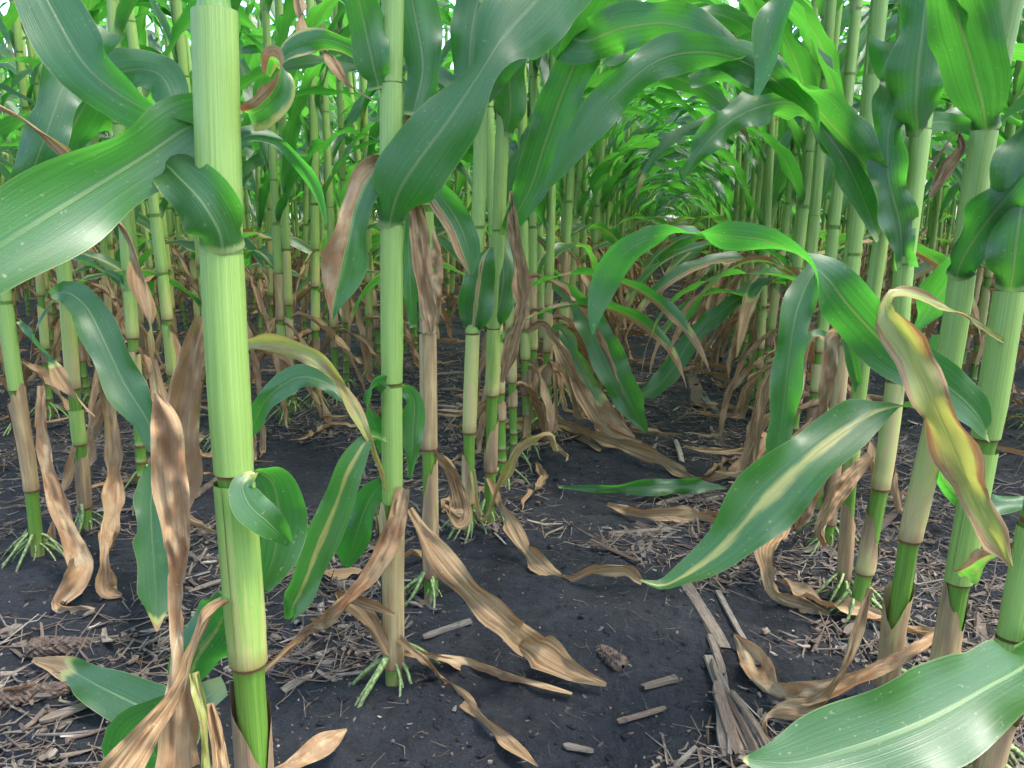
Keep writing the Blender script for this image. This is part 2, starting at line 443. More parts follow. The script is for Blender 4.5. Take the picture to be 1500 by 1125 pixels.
# ------------------------------------------------------------------ blades of the field plants (plant space, pointing along +X)
def free_leaf(rng, L, W, e0, e1, bend=0.0, twist=0.0, zc=None, lod=0, seed=0, r0=0.012, ruffle=0.010, crinkle=0.0,
              power=1.5, agekw=None, wrapmid=0.35):
    n, m = (30, 8) if lod == 0 else (11, 2)
    K = 60
    ds = L / K
    pos = np.zeros((K + 1, 3)); pos[0] = (r0 * 0.9, 0, 0)
    hd = 0.0
    ground = False
    wob = rng.normal(0, 1, 6)
    for i in range(K):
        s = i / K
        e = e0 + (e1 - e0) * s ** power + 0.10 * math.sin(6 * s + wob[0]) * s * wob[1]
        hd += bend * ds / L + 0.02 * math.sin(7 * s + wob[2]) * wob[3]
        if zc is not None and pos[i, 2] + zc < 0.02 and e < 0:
            e = 0.0 + 0.12 * math.sin(9 * s + wob[4])
        pos[i + 1] = pos[i] + ds * np.array([math.cos(e) * math.cos(hd), math.cos(e) * math.sin(hd), math.sin(e)])
        if zc is not None: pos[i + 1, 2] = max(pos[i + 1, 2], 0.014 - zc)
    idx = np.linspace(0, K, n + 1)
    P = np.stack([np.interp(idx, np.arange(K + 1), pos[:, k]) for k in range(3)], 1)
    s = np.linspace(0, 1, n + 1)
    Th = norm(np.gradient(P, axis=0))
    up = np.array([0, 0, 1.0])
    A0 = np.cross(np.where(np.abs(Th[:, 2:3]) > 0.98, np.array([[0, 0, 1.0]]), Th) * 0 + np.stack([np.cos(np.linspace(0, bend, n + 1)), np.sin(np.linspace(0, bend, n + 1)), 0 * s], 1), up) * -1
    tw = twist * sstep(s, 0.12, 1.0) + 0.25 * np.sin(5 * s + wob[5]) * s
    Nn = np.cross(Th, norm(A0 - (A0 * Th).sum(1, keepdims=True) * Th))
    A0 = norm(A0) * np.cos(tw)[:, None] + Nn * np.sin(tw)[:, None]
    prof = (0.62 + 0.38 * np.sin(np.minimum(s / 0.35, 1) * math.pi / 2)) * np.maximum(1 - s ** 2.6, 0.0) ** 0.85
    hw = np.maximum(W / 2 * prof, 0.0007)
    wrap = 2.1 * (1 - sstep(s, 0.0, 0.13)) + wrapmid * (0.6 + 0.6 * (1 - s))
    buf = Buf()
    blade(buf, P, A0, hw, m, wrap, ruffle, 6.5, crinkle, seed, agekw or {}, s=s, rnd=rng.random())
    return buf

def leaf_library(lod):
    rng = np.random.default_rng(11)
    lib = {'green': [], 'mid': [], 'top': [], 'dead': {}, 'yellow': []}
    for i in range(22):
        lib['green'].append(free_leaf(rng, rng.uniform(.66, .95), rng.uniform(.048, .068), rad(rng.uniform(60, 80)), rad(rng.uniform(-80, -30)),
                            rng.normal(0, .35), rng.normal(0, .8), None, lod, i, ruffle=rng.uniform(.006, .013), power=rng.uniform(1.0, 1.5),
                            agekw=dict(base=rng.uniform(0, .1), tip=rng.choice([None, .93, .85]), edge=rng.uniform(0, .12))))
    for i in range(10):
        lib['top'].append(free_leaf(rng, rng.uniform(.42, .6), rng.uniform(.05, .065), rad(rng.uniform(66, 80)), rad(rng.uniform(-30, 20)),
                          rng.normal(0, .3), rng.normal(0, .4), None, lod, i + 40, r0=.008, ruffle=.007, power=1.6, agekw=dict(base=.02)))
    for i in range(10):
        lib['yellow'].append(free_leaf(rng, rng.uniform(.45, .62), rng.uniform(.045, .06), rad(rng.uniform(40, 70)), rad(rng.uniform(-88, -70)),
                             rng.normal(0, .5), rng.normal(0, 1.2), .42, lod, i + 60, ruffle=.007, power=.8,
                             agekw=[dict(base=.1, tip=.55, edge=.4), dict(base=.12, tip=.7, mid=.35), dict(base=.2, side=.3, tip=.75), dict(base=.05, tip=.8, edge=.5)][i % 4]))
    for zc in (.13, .2, .3, .42):
        lib['dead'][zc] = []
        for i in range(8):
            L = rng.uniform(.8, 1.15) * min(.55, zc * 1.25 + .14)
            lib['dead'][zc].append(free_leaf(rng, L, rng.uniform(.018, .036), rad(rng.uniform(-30, 50)), rad(rng.uniform(-100, -80)),
                                   rng.normal(0, .7), rng.normal(0, 2.4), zc, lod, i + 80, ruffle=.006, crinkle=.010 if lod == 0 else .005, power=.30,
                                   agekw=dict(base=rng.uniform(.68, .95)), wrapmid=rng.uniform(.5, 1.6)))
    return lib

# ------------------------------------------------------------------ stalks and sheaths
def stalk_buf(axis, nodes, rad_at, ztop, sides=12, z0=-0.04):
    """axis(z)->xy offset. nodes: heights. ring attribute marks the brown node line"""
    rows, ring, age, rr = [], [], [], []
    zs = []
    prev = z0
    zs.append((z0, 1.0, 0, .9)); zs.append((0.012, 1.0, 0, .5))
    for zn in nodes:
        if zn > 0.03:
            for dz, k, g in ((-.002, 1.1, 1), (.006, 1.0, 0)) if sides < 8 else ((-.011, 1.0, 0), (-.0045, 1.07, 0), (-.0018, 1.13, 1), (.0018, 1.13, 1), (.0045, 1.05, 0), (.012, .97, 0)):
                zs.append((zn + dz, k, g if zn < .42 else .12 * g, 0.0))
    zs.append((ztop, .8, 0, 0.0))
    zs = sorted(zs)
    th = np.linspace(0, 2 * math.pi, sides, endpoint=False)
    G, uv = [], []
    for z, k, g, a in zs:
        c = axis(z); r = rad_at(z) * k
        G.append(np.stack([c[0] + r * np.cos(th), c[1] + r * np.sin(th), np.full(sides, z)], 1))
        uv.append(np.stack([th / 6.2832, np.full(sides, z)], 1)); ring.append(np.full(sides, float(g))); age.append(np.full(sides, a))
    b = Buf(); b.grid(np.array(G), np.array(uv), np.array(age), 0.0, np.array(ring), 0, close=True)
    return b

def sheath_buf(axis, z1, z2, rad_at, az, age1, age2, thick=.0022, sides=14, rows=7, slant=0.0, flare=0.0, mat=0, seed=0, torn=0.0):
    """a leaf sheath wrapped a little past one turn round the stalk; az faces the blade; slant lowers the open side's top"""
    if slant > .25: torn = max(torn, .14)
    th = np.linspace(-math.pi * 1.08, math.pi * 1.08, sides + 1)
    v = np.linspace(0, 1, rows)
    if rows > 5: v = np.concatenate([[0, .012], v[1:]])
    G, uv, ag, ri = [], [], [], []
    for q in v:
        open_ = (np.abs(th) / math.pi) ** 2
        top = z2 - slant * (z2 - z1) * open_
        if torn: top = top - torn * (z2 - z1) * (.5 + vnoise(th * 2.3, 0 * th, seed) + .5 * vnoise(th * 7, 0 * th, seed + 1)) * q ** 6
        z = z1 + (top - z1) * q
        c = np.array([axis(zz) for zz in z])
        r = np.array([rad_at(zz) for zz in z]) * (1.04 + .11 * math.exp(-(q / .06) ** 2)) + thick * (0.35 + 0.65 * min(1, q * 6)) + flare * q ** 3 * (.4 + .6 * open_)
        r = r + .0005 * th / math.pi * min(1, q * 6)
        a = th + az
        G.append(np.stack([c[:, 0] + r * np.cos(a), c[:, 1] + r * np.sin(a), z], 1))
        uv.append(np.stack([th / 6.2832, z], 1))
        ag.append(np.full(len(th), age1 + (age2 - age1) * q)); ri.append(np.full(len(th), 1.0 if q == 0 else (.55 if q < .02 else 0)))
    b = Buf(); b.grid(np.array(G), np.array(uv), np.array(ag), (seed * .37) % 1, np.array(ri), mat)
    return b

def root_mesh(rng):
    L = rng.uniform(.028, .055)
    n, k = 7, 6
    s = np.linspace(0, 1, n)
    P = np.stack([.008 + L * s, .012 * np.sin(2.2 * s + rng.uniform(0, 3)) * s, .040 * (1 - s ** rng.uniform(1.2, 2.2)) - .010 * s], 1)
    r = .0028 * (1 - .35 * s) * rng.uniform(.8, 1.15)
    T = norm(np.gradient(P, axis=0)); A = np.array([[0, 1.0, 0]]).repeat(n, 0); B = np.cross(T, A)
    th = np.linspace(0, 2 * math.pi, k, endpoint=False)
    G = P[:, None] + r[:, None, None] * (A[:, None] * np.cos(th)[None, :, None] + B[:, None] * np.sin(th)[None, :, None])
    b = Buf(); b.grid(G, np.stack([np.broadcast_to(th / 6.28, (n, k)), np.broadcast_to(s[:, None], (n, k))], -1), (s[:, None] ** 4) * .8, rng.random(), 0, 0, close=True)
    return b.mesh('brace_root', [M_ROOT])

ROOTS = [root_mesh(np.random.default_rng(50 + i)) for i in range(6)]

# ------------------------------------------------------------------ the ground
def build_ground():
    fine = np.concatenate([np.arange(-2.6, -1.0, .026), np.arange(-1.0, .8, .0095), np.arange(.8, 2.6, .026)])
    g = 1.16 ** np.arange(1, 46) * .03
    far = np.cumsum(g)
    far = far[far < 700]
    xs = np.concatenate([-2.6 - far[::-1], fine, 2.6 + far])
    fy = np.concatenate([np.arange(.2, .6, .02), np.arange(.6, 2.2, .010), np.arange(2.2, 6.0, .028)])
    ys = np.concatenate([.2 - far[::-1], fy, 6.0 + far])
    X, Y = np.meshgrid(xs, ys)
    Z = soil(X, Y)
    Z = Z * np.clip(1.3 - np.hypot(X, Y) / 60, 0, 1)
    b = Buf(); b.grid(np.stack([X, Y, Z], -1), np.stack([X, Y], -1))
    o = link('ground', b.mesh('ground', [M_SOIL]))
    tag(o, 'dark black field soil strewn with crop litter', 'ground', kind='structure')
build_ground()

# ------------------------------------------------------------------ hero plants (those that stand nearest)
HERO = {}
def hero_plant(key, label, path, nodes, r, sheaths, ztop=1.75, upper=True, group=None, roots=10):
    """path: pixels from the base up; nodes: pixel rows of the nodes; sheaths: (node row, top row, age1, age2, kw)"""
    u0, v0 = path[0]
    base = ground_pt(u0, v0)
    base[2] = float(soil(base[0], base[1])) * .5
    pts = np.array([base] + [plane_pt(base, u, v) for u, v in path[1:]]) - base
    pv = np.array([p[1] for p in path], float)
    # smooth the axis through its points, then carry the last lean on, slowly straightening
    zz = np.linspace(0, pts[-1, 2], 24)
    ax = np.interp(zz, pts[:, 2], pts[:, 0]); ay = np.interp(zz, pts[:, 2], pts[:, 1])
    ker = np.array([1, 2, 3, 2, 1]) / 9
    sm = lambda a: np.convolve(np.pad(a, 2, mode='reflect', reflect_type='odd'), ker, 'valid')
    ax, ay = sm(ax), sm(ay)
    sx, sy = (ax[-1] - ax[-4]) / (zz[-1] - zz[-4]), (ay[-1] - ay[-4]) / (zz[-1] - zz[-4])
    def axis(z):
        if z <= zz[-1]: return (float(np.interp(z, zz, ax)), float(np.interp(z, zz, ay)))
        d = min(z - zz[-1], 1.0); d = d - .35 * d * d
        return (ax[-1] + sx * d, ay[-1] + sy * d)
    h_of = lambda v: float(np.interp(-v, -pv, pts[:, 2]))
    rad_at = lambda z: r * (1 - .38 * np.clip(z / 2.0, 0, 1.1))
    root = bpy.data.objects.new('corn_plant', None); COL.objects.link(root)
    root.location = base; root.empty_display_size = .05
    tag(root, label, 'corn plant', group)
    nz = [h_of(v) for v in nodes]
    z = max(nz[-1], pts[-1, 2] if pts[-1, 2] < 1.2 else nz[-1])
    extra = []
    while extra == [] or extra[-1] < ztop - .2:
        extra.append((extra[-1] if extra else nz[-1]) + .175)
    allz = sorted(nz + extra)
    link('stalk', stalk_buf(axis, allz, rad_at, ztop, 24).mesh('stalk', [M_STALK]), root)
    rng = np.random.default_rng(abs(hash(key)) % 1000 if False else sum(ord(c) * 31 for c in key))
    H = HERO[key] = dict(base=base, root=root, axis=axis, h_of=h_of, rad=rad_at, r=r)
    for k, (va, vb, a1, a2, kw) in enumerate(sheaths):
        kw = dict(kw); az = kw.pop('az', rng.uniform(0, 6.28))
        link('sheath', sheath_buf(axis, h_of(va), h_of(vb), rad_at, az, a1, a2, seed=k + 3 + len(key) * 7 + int(u0), sides=28, rows=10, **kw).mesh('sheath', [M_SHEATH]), root)
    if upper:
        az = rng.uniform(-.5, .5) + (math.pi if rng.random() < .5 else 0)
        for k, zn in enumerate(extra):
            zc = min(zn + .165, ztop - .05)
            link('sheath', sheath_buf(axis, zn, zc, rad_at, az, .02, .02, seed=k).mesh('sheath', [M_SHEATH]), root)
            lib = LIB0['green'] if zn < 1.15 else LIB0['top']
            c = axis(zc)
            if zc > upper_from(base):
                link('leaf', leaf_me(lib, int(rng.integers(len(lib)))), root, (c[0], c[1], zc - .004), (0, 0, az))
            az += math.pi + rng.normal(0, .25)
    add_roots(root, rng, roots)
    return H

def upper_from(base): return .95 if np.dot(base - CP, FH) < 1.1 else .80

def add_roots(root, rng, n, scale=1.0):
    a0 = rng.uniform(0, 6.28)
    for i in range(n):
        a = a0 + i * 6.283 / n + rng.normal(0, .18)
        link('brace_root', ROOTS[int(rng.integers(len(ROOTS)))], root, (0.003 * math.cos(a), .003 * math.sin(a), rng.uniform(-.006, .012)), (0, 0, a), scale * rng.uniform(.55, 1.25))

_LEAFME = {}
def leaf_me(lib, i, nm='leaf'):
    k = (id(lib), i)
    if k not in _LEAFME: _LEAFME[k] = lib[i].mesh(nm, [M_LEAF])
    return _LEAFME[k]

FIELD = []
def px_leaf(owner, pts, name='leaf', seed=0, fold=.45, ruffle=.006, rfreq=6.0, crinkle=0.0, n=44, m=10, wrap0=None, label=None, loose=None, basept=None, **agekw):
    """a blade through sight-line points (u, v, off, roll, half width in photo pixels); off = metres in front of the plant's
    upright plane or 'g' = lying on the soil; roll 0 shows the upper face, 180 the lower face, 90 the edge"""
    base = HERO[owner]['base'] if owner else None
    if basept:
        host = min(FIELD, key=lambda f: math.hypot(f[1] - basept[0], f[2] - basept[1]))
        base = np.array([host[1], host[2], 0.0])
    W = []
    for u, v, off, roll, hp in pts:
        if isinstance(off, str):
            zt = .008 if off == 'g' else float(off[1:])
            p = ground_pt(u, v, zt)
            p = ground_pt(u, v, zt + max(float(soil(p[0], p[1])), 0))
        else: p = plane_pt(base, u, v, off)
        d = np.dot(p - CP, CF)
        W.append([*p, rad(roll), hp * d / F])
    if basept: W.insert(0, [base[0], base[1], W[0][2] - .02, W[0][3], W[0][4] * .8])
    Q, s = catmull(W, n)
    P = Q[:, :3]
    T = norm(np.gradient(P, axis=0))
    V = norm(P - CP)
    A = norm(np.cross(T, V))
    Nn = np.cross(T, A)
    ro = Q[:, 3:4]
    A0 = A * np.cos(ro) + Nn * np.sin(ro)
    hw = np.maximum(Q[:, 4], .0006)
    wrap = np.full(n + 1, fold)
    if wrap0:
        rs = (HERO[owner]['r'] * .9 + .0035)
        k0 = 1 - sstep(s, 0, .16)
        hw = np.maximum(hw, 2.0 * rs * k0)
        wrap = fold + (1.9 - fold) * k0
    b = Buf()
    org = base if owner or basept else np.array([P[:, 0].mean(), P[:, 1].mean(), 0])
    blade(b, P - org, A0, hw, m, wrap, ruffle * 1.9, rfreq, crinkle, seed, agekw, rnd=(seed * .377) % 1, s=s)
    me = b.mesh(name, [M_LEAF])
    if basept:
        o = link(name, me, None, org)
        o.parent = host[0]
        rt = host[0]
        o.matrix_parent_inverse = Matrix.LocRotScale(rt.location, rt.rotation_euler, rt.scale).inverted()
        if label: o['label'] = label
    elif owner:
        o = link(name, me, HERO[owner]['root'])
        if label: o['label'] = label
    else:
        o = link(name, me, None, org)
        tag(o, label, *(loose or ()))
    return o

LIB0, LIB1 = leaf_library(0), leaf_library(1)

# ---- the plants one can tell apart, left row then right row
G_ = {}
hero_plant('L0', 'thickest pale green corn plant with torn brown leaves hanging beside its stalk',
    [(392, 1340), (372, 1125), (365, 970), (351, 800), (338, 640), (322, 340), (313, 0), (309, -150)],
    [1320, 1230, 970, 690, 380, 20], .0128,
    [(1235, 985, .85, .78, dict(slant=.45, thick=.003, az=2.6, torn=.1)), (970, 705, .34, .12, dict(thick=.0032, az=1.2)),
     (690, 372, .0, .0, dict(thick=.0034, az=-2.2)), (380, 15, .02, .0, dict(thick=.0042, az=-1.2))])
hero_plant('L1', 'corn plant with ragged dry tan sheath low down and broad dark collar leaf',
    [(577, 1005), (575, 850), (575, 700), (574, 560), (573, 335), (573, 100), (575, 0), (577, -150)],
    [985, 930, 715, 560, 340, 120], .0110,
    [(975, 722, .70, .56, dict(flare=.006, torn=.25, thick=.003, az=.3)), (735, 566, .08, .0, dict(az=2.8)), (560, 335, .0, .02, dict(thick=.003, az=-1.4)),
     (340, 122, .0, .0, dict(thick=.003, az=2.5)), (120, -80, .0, .0, dict(thick=.003, az=0))], roots=12)
hero_plant('L2', 'corn plant with grey speckled lower sheath, just behind the ragged tan sheath',
    [(632, 880), (629, 700), (627, 480), (622, 300), (615, 150), (608, 0)], [868, 845, 655, 485, 300, 120], .0112,
    [(845, 665, .82, .70, dict(slant=.5, az=.2)), (655, 488, .62, .74, dict(az=1)), (485, 310, .12, .05, dict(az=4)), (300, 120, .0, .0, dict(az=1)), (120, -60, .0, 0, dict(az=4))], roots=13)
hero_plant('L3', 'corn plant with cream sheath, brown node rings and a brown midrib leaf',
    [(686, 785), (687, 630), (692, 490), (700, 350), (704, 200), (706, 0)], [772, 740, 633, 487, 330, 165], .0112,
    [(740, 655, .55, .75, dict(slant=.85, az=3.3)), (633, 490, .46, .40, dict(az=4.5)), (487, 335, .05, .0, dict(az=1)), (330, 165, .0, .0, dict(az=4)), (165, 20, .0, 0, dict(az=1))], roots=13)
hero_plant('L4', 'corn plant with split brown sheath, close behind the brown midrib leaf',
    [(716, 770), (720, 640), (722, 500), (728, 400), (733, 250), (738, 150), (742, 0)], [755, 690, 578, 480, 335, 190], .0112,
    [(690, 600, .8, .7, dict(slant=.6, az=.8)), (578, 482, .42, .2, dict(az=1.5)), (480, 338, .04, 0, dict(az=2)), (335, 190, 0, 0, dict(az=5)), (190, 40, 0, 0, dict(az=2))])
hero_plant('K0', 'corn plant with a peeling brown sheath beside bare soil, second row from the alley',
    [(57, 825), (45, 700), (25, 580), (5, 430), (-12, 320), (-40, 100)], [812, 718, 570, 440, 300], .0108,
    [(718, 555, .60, .80, dict(flare=.004, torn=.12, slant=.2, az=.5)), (570, 445, .08, .05, dict(az=3)), (440, 300, .1, 0, dict(az=.4))], roots=14)
hero_plant('K1', 'corn plant with a drooping green leaf and brown node rings, second row left',
    [(127, 782), (118, 650), (107, 570), (97, 430), (90, 350), (80, 200)], [770, 745, 650, 569, 420, 260], .0112,
    [(745, 660, .8, .75, dict(slant=.3, az=.2)), (650, 600, .2, .2, dict(az=3)), (569, 424, .5, .2, dict(az=5.2)), (420, 262, 0, 0, dict(az=2)), (260, 110, 0, 0, dict(az=5))])
hero_plant('Ra', 'leaning corn plant with cream sheath carrying the yellow striped leaf',
    [(1297, 1040), (1310, 900), (1333, 785), (1368, 640), (1397, 500), (1410, 400), (1440, 190), (1468, 60), (1480, 0), (1505, -120)],
    [1020, 990, 790, 605, 400, 190], .0116,
    [(1005, 840, .78, .62, dict(slant=.35, flare=.005, torn=.12, az=1.0)), (790, 612, .52, .38, dict(az=4)), (605, 402, .05, .0, dict(az=2, thick=.003)),
     (400, 192, 0, 0, dict(az=5, thick=.003)), (190, 0, 0, 0, dict(az=2, thick=.003))], roots=9)
hero_plant('Rb', 'thick leaning pale green corn stalk with a brown streaked sheath at its foot',
    [(1365, 1085), (1385, 950), (1418, 780), (1447, 625), (1483, 400), (1500, 300), (1525, 150)], [1065, 1030, 850, 640, 420, 250], .0122,
    [(1030, 832, .62, .72, dict(slant=.35, az=2.2, torn=.1)), (850, 660, .05, .15, dict(az=.4, thick=.003)), (640, 425, 0, 0, dict(az=3, thick=.0035)), (420, 255, 0, 0, dict(az=1.2, thick=.003))])
hero_plant('Rc', 'corn plant with two brown rings above bright green foot, behind the leaning plants',
    [(1252, 905), (1265, 850), (1291, 712), (1313, 558), (1322, 400), (1350, 180), (1365, 60), (1372, 0)], [893, 838, 715, 555, 385, 188], .0116,
    [(838, 735, .4, .8, dict(slant=.8, az=2.8)), (715, 560, .44, .40, dict(az=5)), (555, 388, .05, .0, dict(az=1)), (385, 190, 0, 0, dict(az=4.4, thick=.003)), (188, 10, 0, 0, dict(az=1.2, thick=.003))], roots=12)
hero_plant('Rd', 'slender corn plant squeezed close beside the one with a bright green foot',
    [(1234, 880), (1250, 640), (1256, 590), (1270, 480), (1285, 390), (1300, 290), (1315, 120)], [868, 845, 700, 602, 480, 330, 200], .0092,
    [(845, 720, .8, .7, dict(slant=.3, az=3)), (700, 605, .3, .3, dict(az=1)), (602, 485, .12, 0, dict(az=4)), (480, 335, 0, 0, dict(az=1)), (330, 205, 0, 0, dict(az=4)), (200, 60, 0, 0, dict(az=1))])
hero_plant('Re', 'corn plant with torn brown sheaths behind the slender plant, right of the alley',
    [(1212, 808), (1222, 650), (1236, 500), (1250, 380), (1265, 250), (1280, 100)], [800, 770, 640, 500, 370, 240], .0105,
    [(770, 650, .85, .75, dict(torn=.2, flare=.004, az=3)), (640, 505, .66, .6, dict(az=2)), (500, 375, .05, 0, dict(az=5)), (370, 242, 0, 0, dict(az=2)), (240, 110, 0, 0, dict(az=5))])
hero_plant('Rz', 'corn plant with torn brown foot carrying the wide leaf with a pale midrib',
    [(1440, 1165), (1470, 1010), (1486, 910), (1512, 780), (1540, 600)], [1150, 1040, 930, 760], .0122,
    [(1150, 1035, .7, .8, dict(torn=.2, flare=.005, az=3)), (1040, 935, .1, .1, dict(az=1)), (930, 770, .05, 0, dict(az=4))])

# ---- blades seen singly in the photograph
def L(owner, *pts, **kw): return px_leaf(owner, list(pts), **kw)
D = dict(crinkle=.011, fold=1.0, ruffle=.004, n=64, m=12)
# thick stalk at left
L('L0', (335, 160, -.03, 20, 22), (285, 182, -.02, 5, 46), (215, 228, .0, -12, 52), (130, 280, .03, -6, 60), (40, 335, .06, 0, 68), (-70, 405, .09, 5, 62), seed=3, fold=.6, ruffle=.004, edge=.18)
L('L0', (35, -70, -.07, 0, 36), (75, 15, -.06, 0, 44), (128, 100, -.05, 10, 44), (190, 148, -.04, 25, 42), (245, 172, -.03, 60, 34), (305, 190, -.02, 80, 16), seed=5, fold=.35, ruffle=.003)
L('L0', (328, 372, .014, 180, 30), (322, 340, .019, 182, 44), (300, 300, .022, 176, 44), (262, 258, .01, 165, 36), (226, 228, -.03, 150, 20), (180, 205, -.08, 130, 18), seed=6, wrap0=1.3, fold=.5, ruffle=.008, base=.06, foot=.22)
L('L0', (362, 168, -.02, 20, 20), (385, 158, .0, 25, 22), (408, 130, .01, 35, 22), (412, 98, .01, 70, 18), (398, 86, .0, 120, 10), (390, 110, -.01, 150, 4), seed=8, fold=.9, ruffle=.006, side=.35, edge=.3, base=.2)
L('L0', (372, 690, -.004, 40, 14), (392, 700, -.012, 20, 32), (408, 745, -.02, 0, 40), (402, 810, -.02, 0, 36), (384, 862, -.02, 0, 12), seed=9, fold=.7, ruffle=.004, foot=.2)
L('L0', (374, 692, .010, 60, 10), (355, 712, .021, 10, 16), (362, 735, .024, -8, 24), (392, 765, .018, -10, 22), (424, 797, .0, -20, 5), seed=10, fold=.5, ruffle=.003, foot=.4)
L('L0', (298, 465, -.03, 0, 12), (280, 540, -.02, 10, 26), (266, 620, -.02, 0, 32), (262, 720, -.01, 0, 26), (262, 800, .0, 30, 12), (256, 900, .0, 40, 8), name='dead_leaf', seed=11, base=.62, **D)
L('L0', (228, 575, .02, 0, 4), (240, 610, .02, 0, 24), (248, 700, .02, 0, 26), (262, 800, .02, 10, 20), (264, 900, .02, 50, 8), (262, 960, .03, 20, 12), (262, 1040, .04, 0, 30), (258, 1130, .05, 0, 36), name='dead_leaf', seed=13, base=.82, **D)
L('L0', (330, 880, .016, 30, 10), (305, 900, .03, 60, 12), (285, 950, .04, 40, 12), (262, 1010, .05, 10, 14), (215, 1075, .07, 0, 24), (160, 1150, .09, 0, 30), name='dead_leaf', seed=14, base=.70, **D)
L('L0', (285, 985, .04, 20, 8), (296, 1040, .05, 0, 10), (302, 1130, .06, 0, 12), name='dead_leaf', seed=15, base=.5, **D)
L('L0', (308, 1030, .02, 20, 8), (318, 1080, .03, 0, 12), (325, 1140, .04, 0, 14), name='dead_leaf', seed=17, base=.9, **D)
L('L0', (-20, 145, -.12, 20, 6), (40, 178, -.12, 40, 8), (100, 225, -.12, 30, 9), (150, 290, -.11, 40, 8), (190, 350, -.09, 30, 8), (214, 440, -.06, 40, 7), (226, 540, -.02, 30, 5), (230, 590, .0, 30, 4), name='dead_leaf', seed=16, base=.6, fold=1.8, crinkle=.005)
L('L0', (340, 875, -.02, 180, 22), (315, 925, -.03, 176, 40), (288, 965, -.03, 180, 42), (275, 1000, -.03, 180, 20), (272, 1012, -.03, 180, 3), seed=18, fold=.4, base=.1, mid=.25, midw=.2)
L('L0', (330, 1005, -.02, 20, 16), (270, 1040, -.01, 10, 32), (205, 1035, 'h.03', 10, 38), (150, 1008, 'h.03', 0, 28), (95, 978, 'h.02', 0, 16), (48, 966, 'g', 0, 3), seed=19, fold=.5, tip=.72, ruffle=.005, edge=.15, mid=.15)
# second row drooping leaf
L('K1', (74, 432, .012, 10, 6), (98, 428, .03, -15, 18), (122, 445, .05, 0, 24), (152, 500, .08, 0, 27), (185, 568, .10, 8, 27), (215, 615, .12, 25, 25), (229, 655, .17, 70, 20), (221, 730, .26, 30, 21), (225, 820, .38, 8, 24), (229, 885, .46, 0, 20), (230, 925, .50, 0, 2), seed=21, fold=.5, tip=.93, ruffle=.005)
L('K1', (150, 545, .05, 20, 8), (160, 600, .06, 0, 12), (167, 700, .10, 0, 14), (163, 775, .20, 10, 14), (158, 825, .30, 30, 12), (160, 866, 'h.015', 10, 11), (178, 872, 'g', 10, 3), name='dead_leaf', seed=22, base=.88, **D)
L('K0', (60, 565, .01, 30, 6), (62, 640, .03, 10, 10), (92, 760, .07, 0, 16), (112, 810, .09, 0, 20), (112, 850, 'h.04', 10, 20), (88, 884, 'g', 20, 14), (140, 894, 'g', 30, 5), name='dead_leaf', seed=23, base=.9, **D)
L('K1', (108, 655, .013, 0, 5), (98, 700, .03, 20, 5), (84, 735, .05, 30, 4), (75, 790, .06, 0, 5), name='dead_leaf', seed=24, base=.75, fold=1.2)
L('K0', (28, 470, .0, 20, 5), (70, 520, .03, 30, 8), (110, 580, .04, 30, 7), (140, 610, .05, 40, 3), seed=25, fold=1.2, base=.15, tip=.4)
# second plant of the left row
L('L1', (570, 340, .011, 180, 20), (573, 318, .016, 180, 32), (582, 285, .025, 178, 46), (615, 232, .03, 172, 50), (660, 172, .03, 165, 46), (708, 100, .02, 150, 26), (742, 48, .0, 172, 52), (785, 0, -.03, 182, 66), (850, -70, -.08, 185, 60), seed=31, wrap0=1.2, fold=.4, ruffle=.004)
L('L1', (600, 240, -.03, 70, 6), (572, 242, -.02, 30, 14), (545, 258, .0, 10, 24), (522, 305, .01, 0, 30), (510, 360, .015, 0, 30), (498, 415, .015, 0, 24), (490, 445, .015, 0, 12), (487, 468, .015, 0, 2), seed=32, fold=.55, ruffle=.005, side=-.62, crinkle=.003, base=.04)
L('L1', (600, 60, -.04, 30, 4), (606, 140, -.04, 0, 8), (600, 215, -.04, 60, 7), (612, 320, -.03, 0, 14), (620, 400, -.02, 0, 18), (630, 470, -.02, 0, 10), (632, 490, -.02, 0, 2), name='dead_leaf', seed=33, base=.82, **D)
L('L1', (570, 568, .010, 180, 12), (552, 560, .015, 150, 16), (540, 575, .015, 120, 14), (548, 620, .0, 100, 12), (560, 660, -.02, 90, 6), seed=34, fold=.5)
L('L1', (585, 565, -.005, 40, 8), (600, 575, -.015, 10, 12), (604, 640, -.02, 0, 14), (600, 700, -.02, 0, 4), seed=35, fold=.5)
L('L1', (556, 130, .010, 180, 12), (548, 100, .015, 170, 24), (535, 40, .02, 160, 26), (515, -40, .04, 150, 28), seed=36, wrap0=1.0, fold=.5, ruffle=.007)
L('L1', (605, 170, -.02, 170, 14), (620, 100, -.03, 175, 30), (608, 20, -.03, 180, 34), (590, -60, -.02, 180, 30), seed=37, fold=.4, ruffle=.007)
# ragged foot leaves of that plant
L('L1', (592, 715, .014, 20, 10), (580, 770, .02, 0, 18), (552, 830, .04, 10, 18), (500, 890, .05, 20, 12), (440, 935, 'h.03', 20, 8), (385, 985, 'g', 10, 4), name='dead_leaf', seed=41, base=.85, **D)
L('L1', (600, 745, .01, 0, 5), (640, 810, .04, -10, 17), (688, 866, .05, 0, 19), (738, 912, .05, 0, 20), (790, 952, 'h.03', 0, 22), (842, 985, 'h.012', 0, 16), (888, 1003, 'g', 0, 3), name='dead_leaf', seed=42, crinkle=.008, fold=.5, ruffle=.006, base=.84, mid=-.26, midw=.07)
L('L1', (585, 935, .012, 0, 6), (612, 958, .03, 20, 5), (645, 990, 'g', 20, 7), (700, 1045, 'g', 10, 10), (745, 1088, 'g', 0, 9), (788, 1122, 'g', 0, 3), name='dead_leaf', seed=43, base=.9, fold=1.0, crinkle=.005)
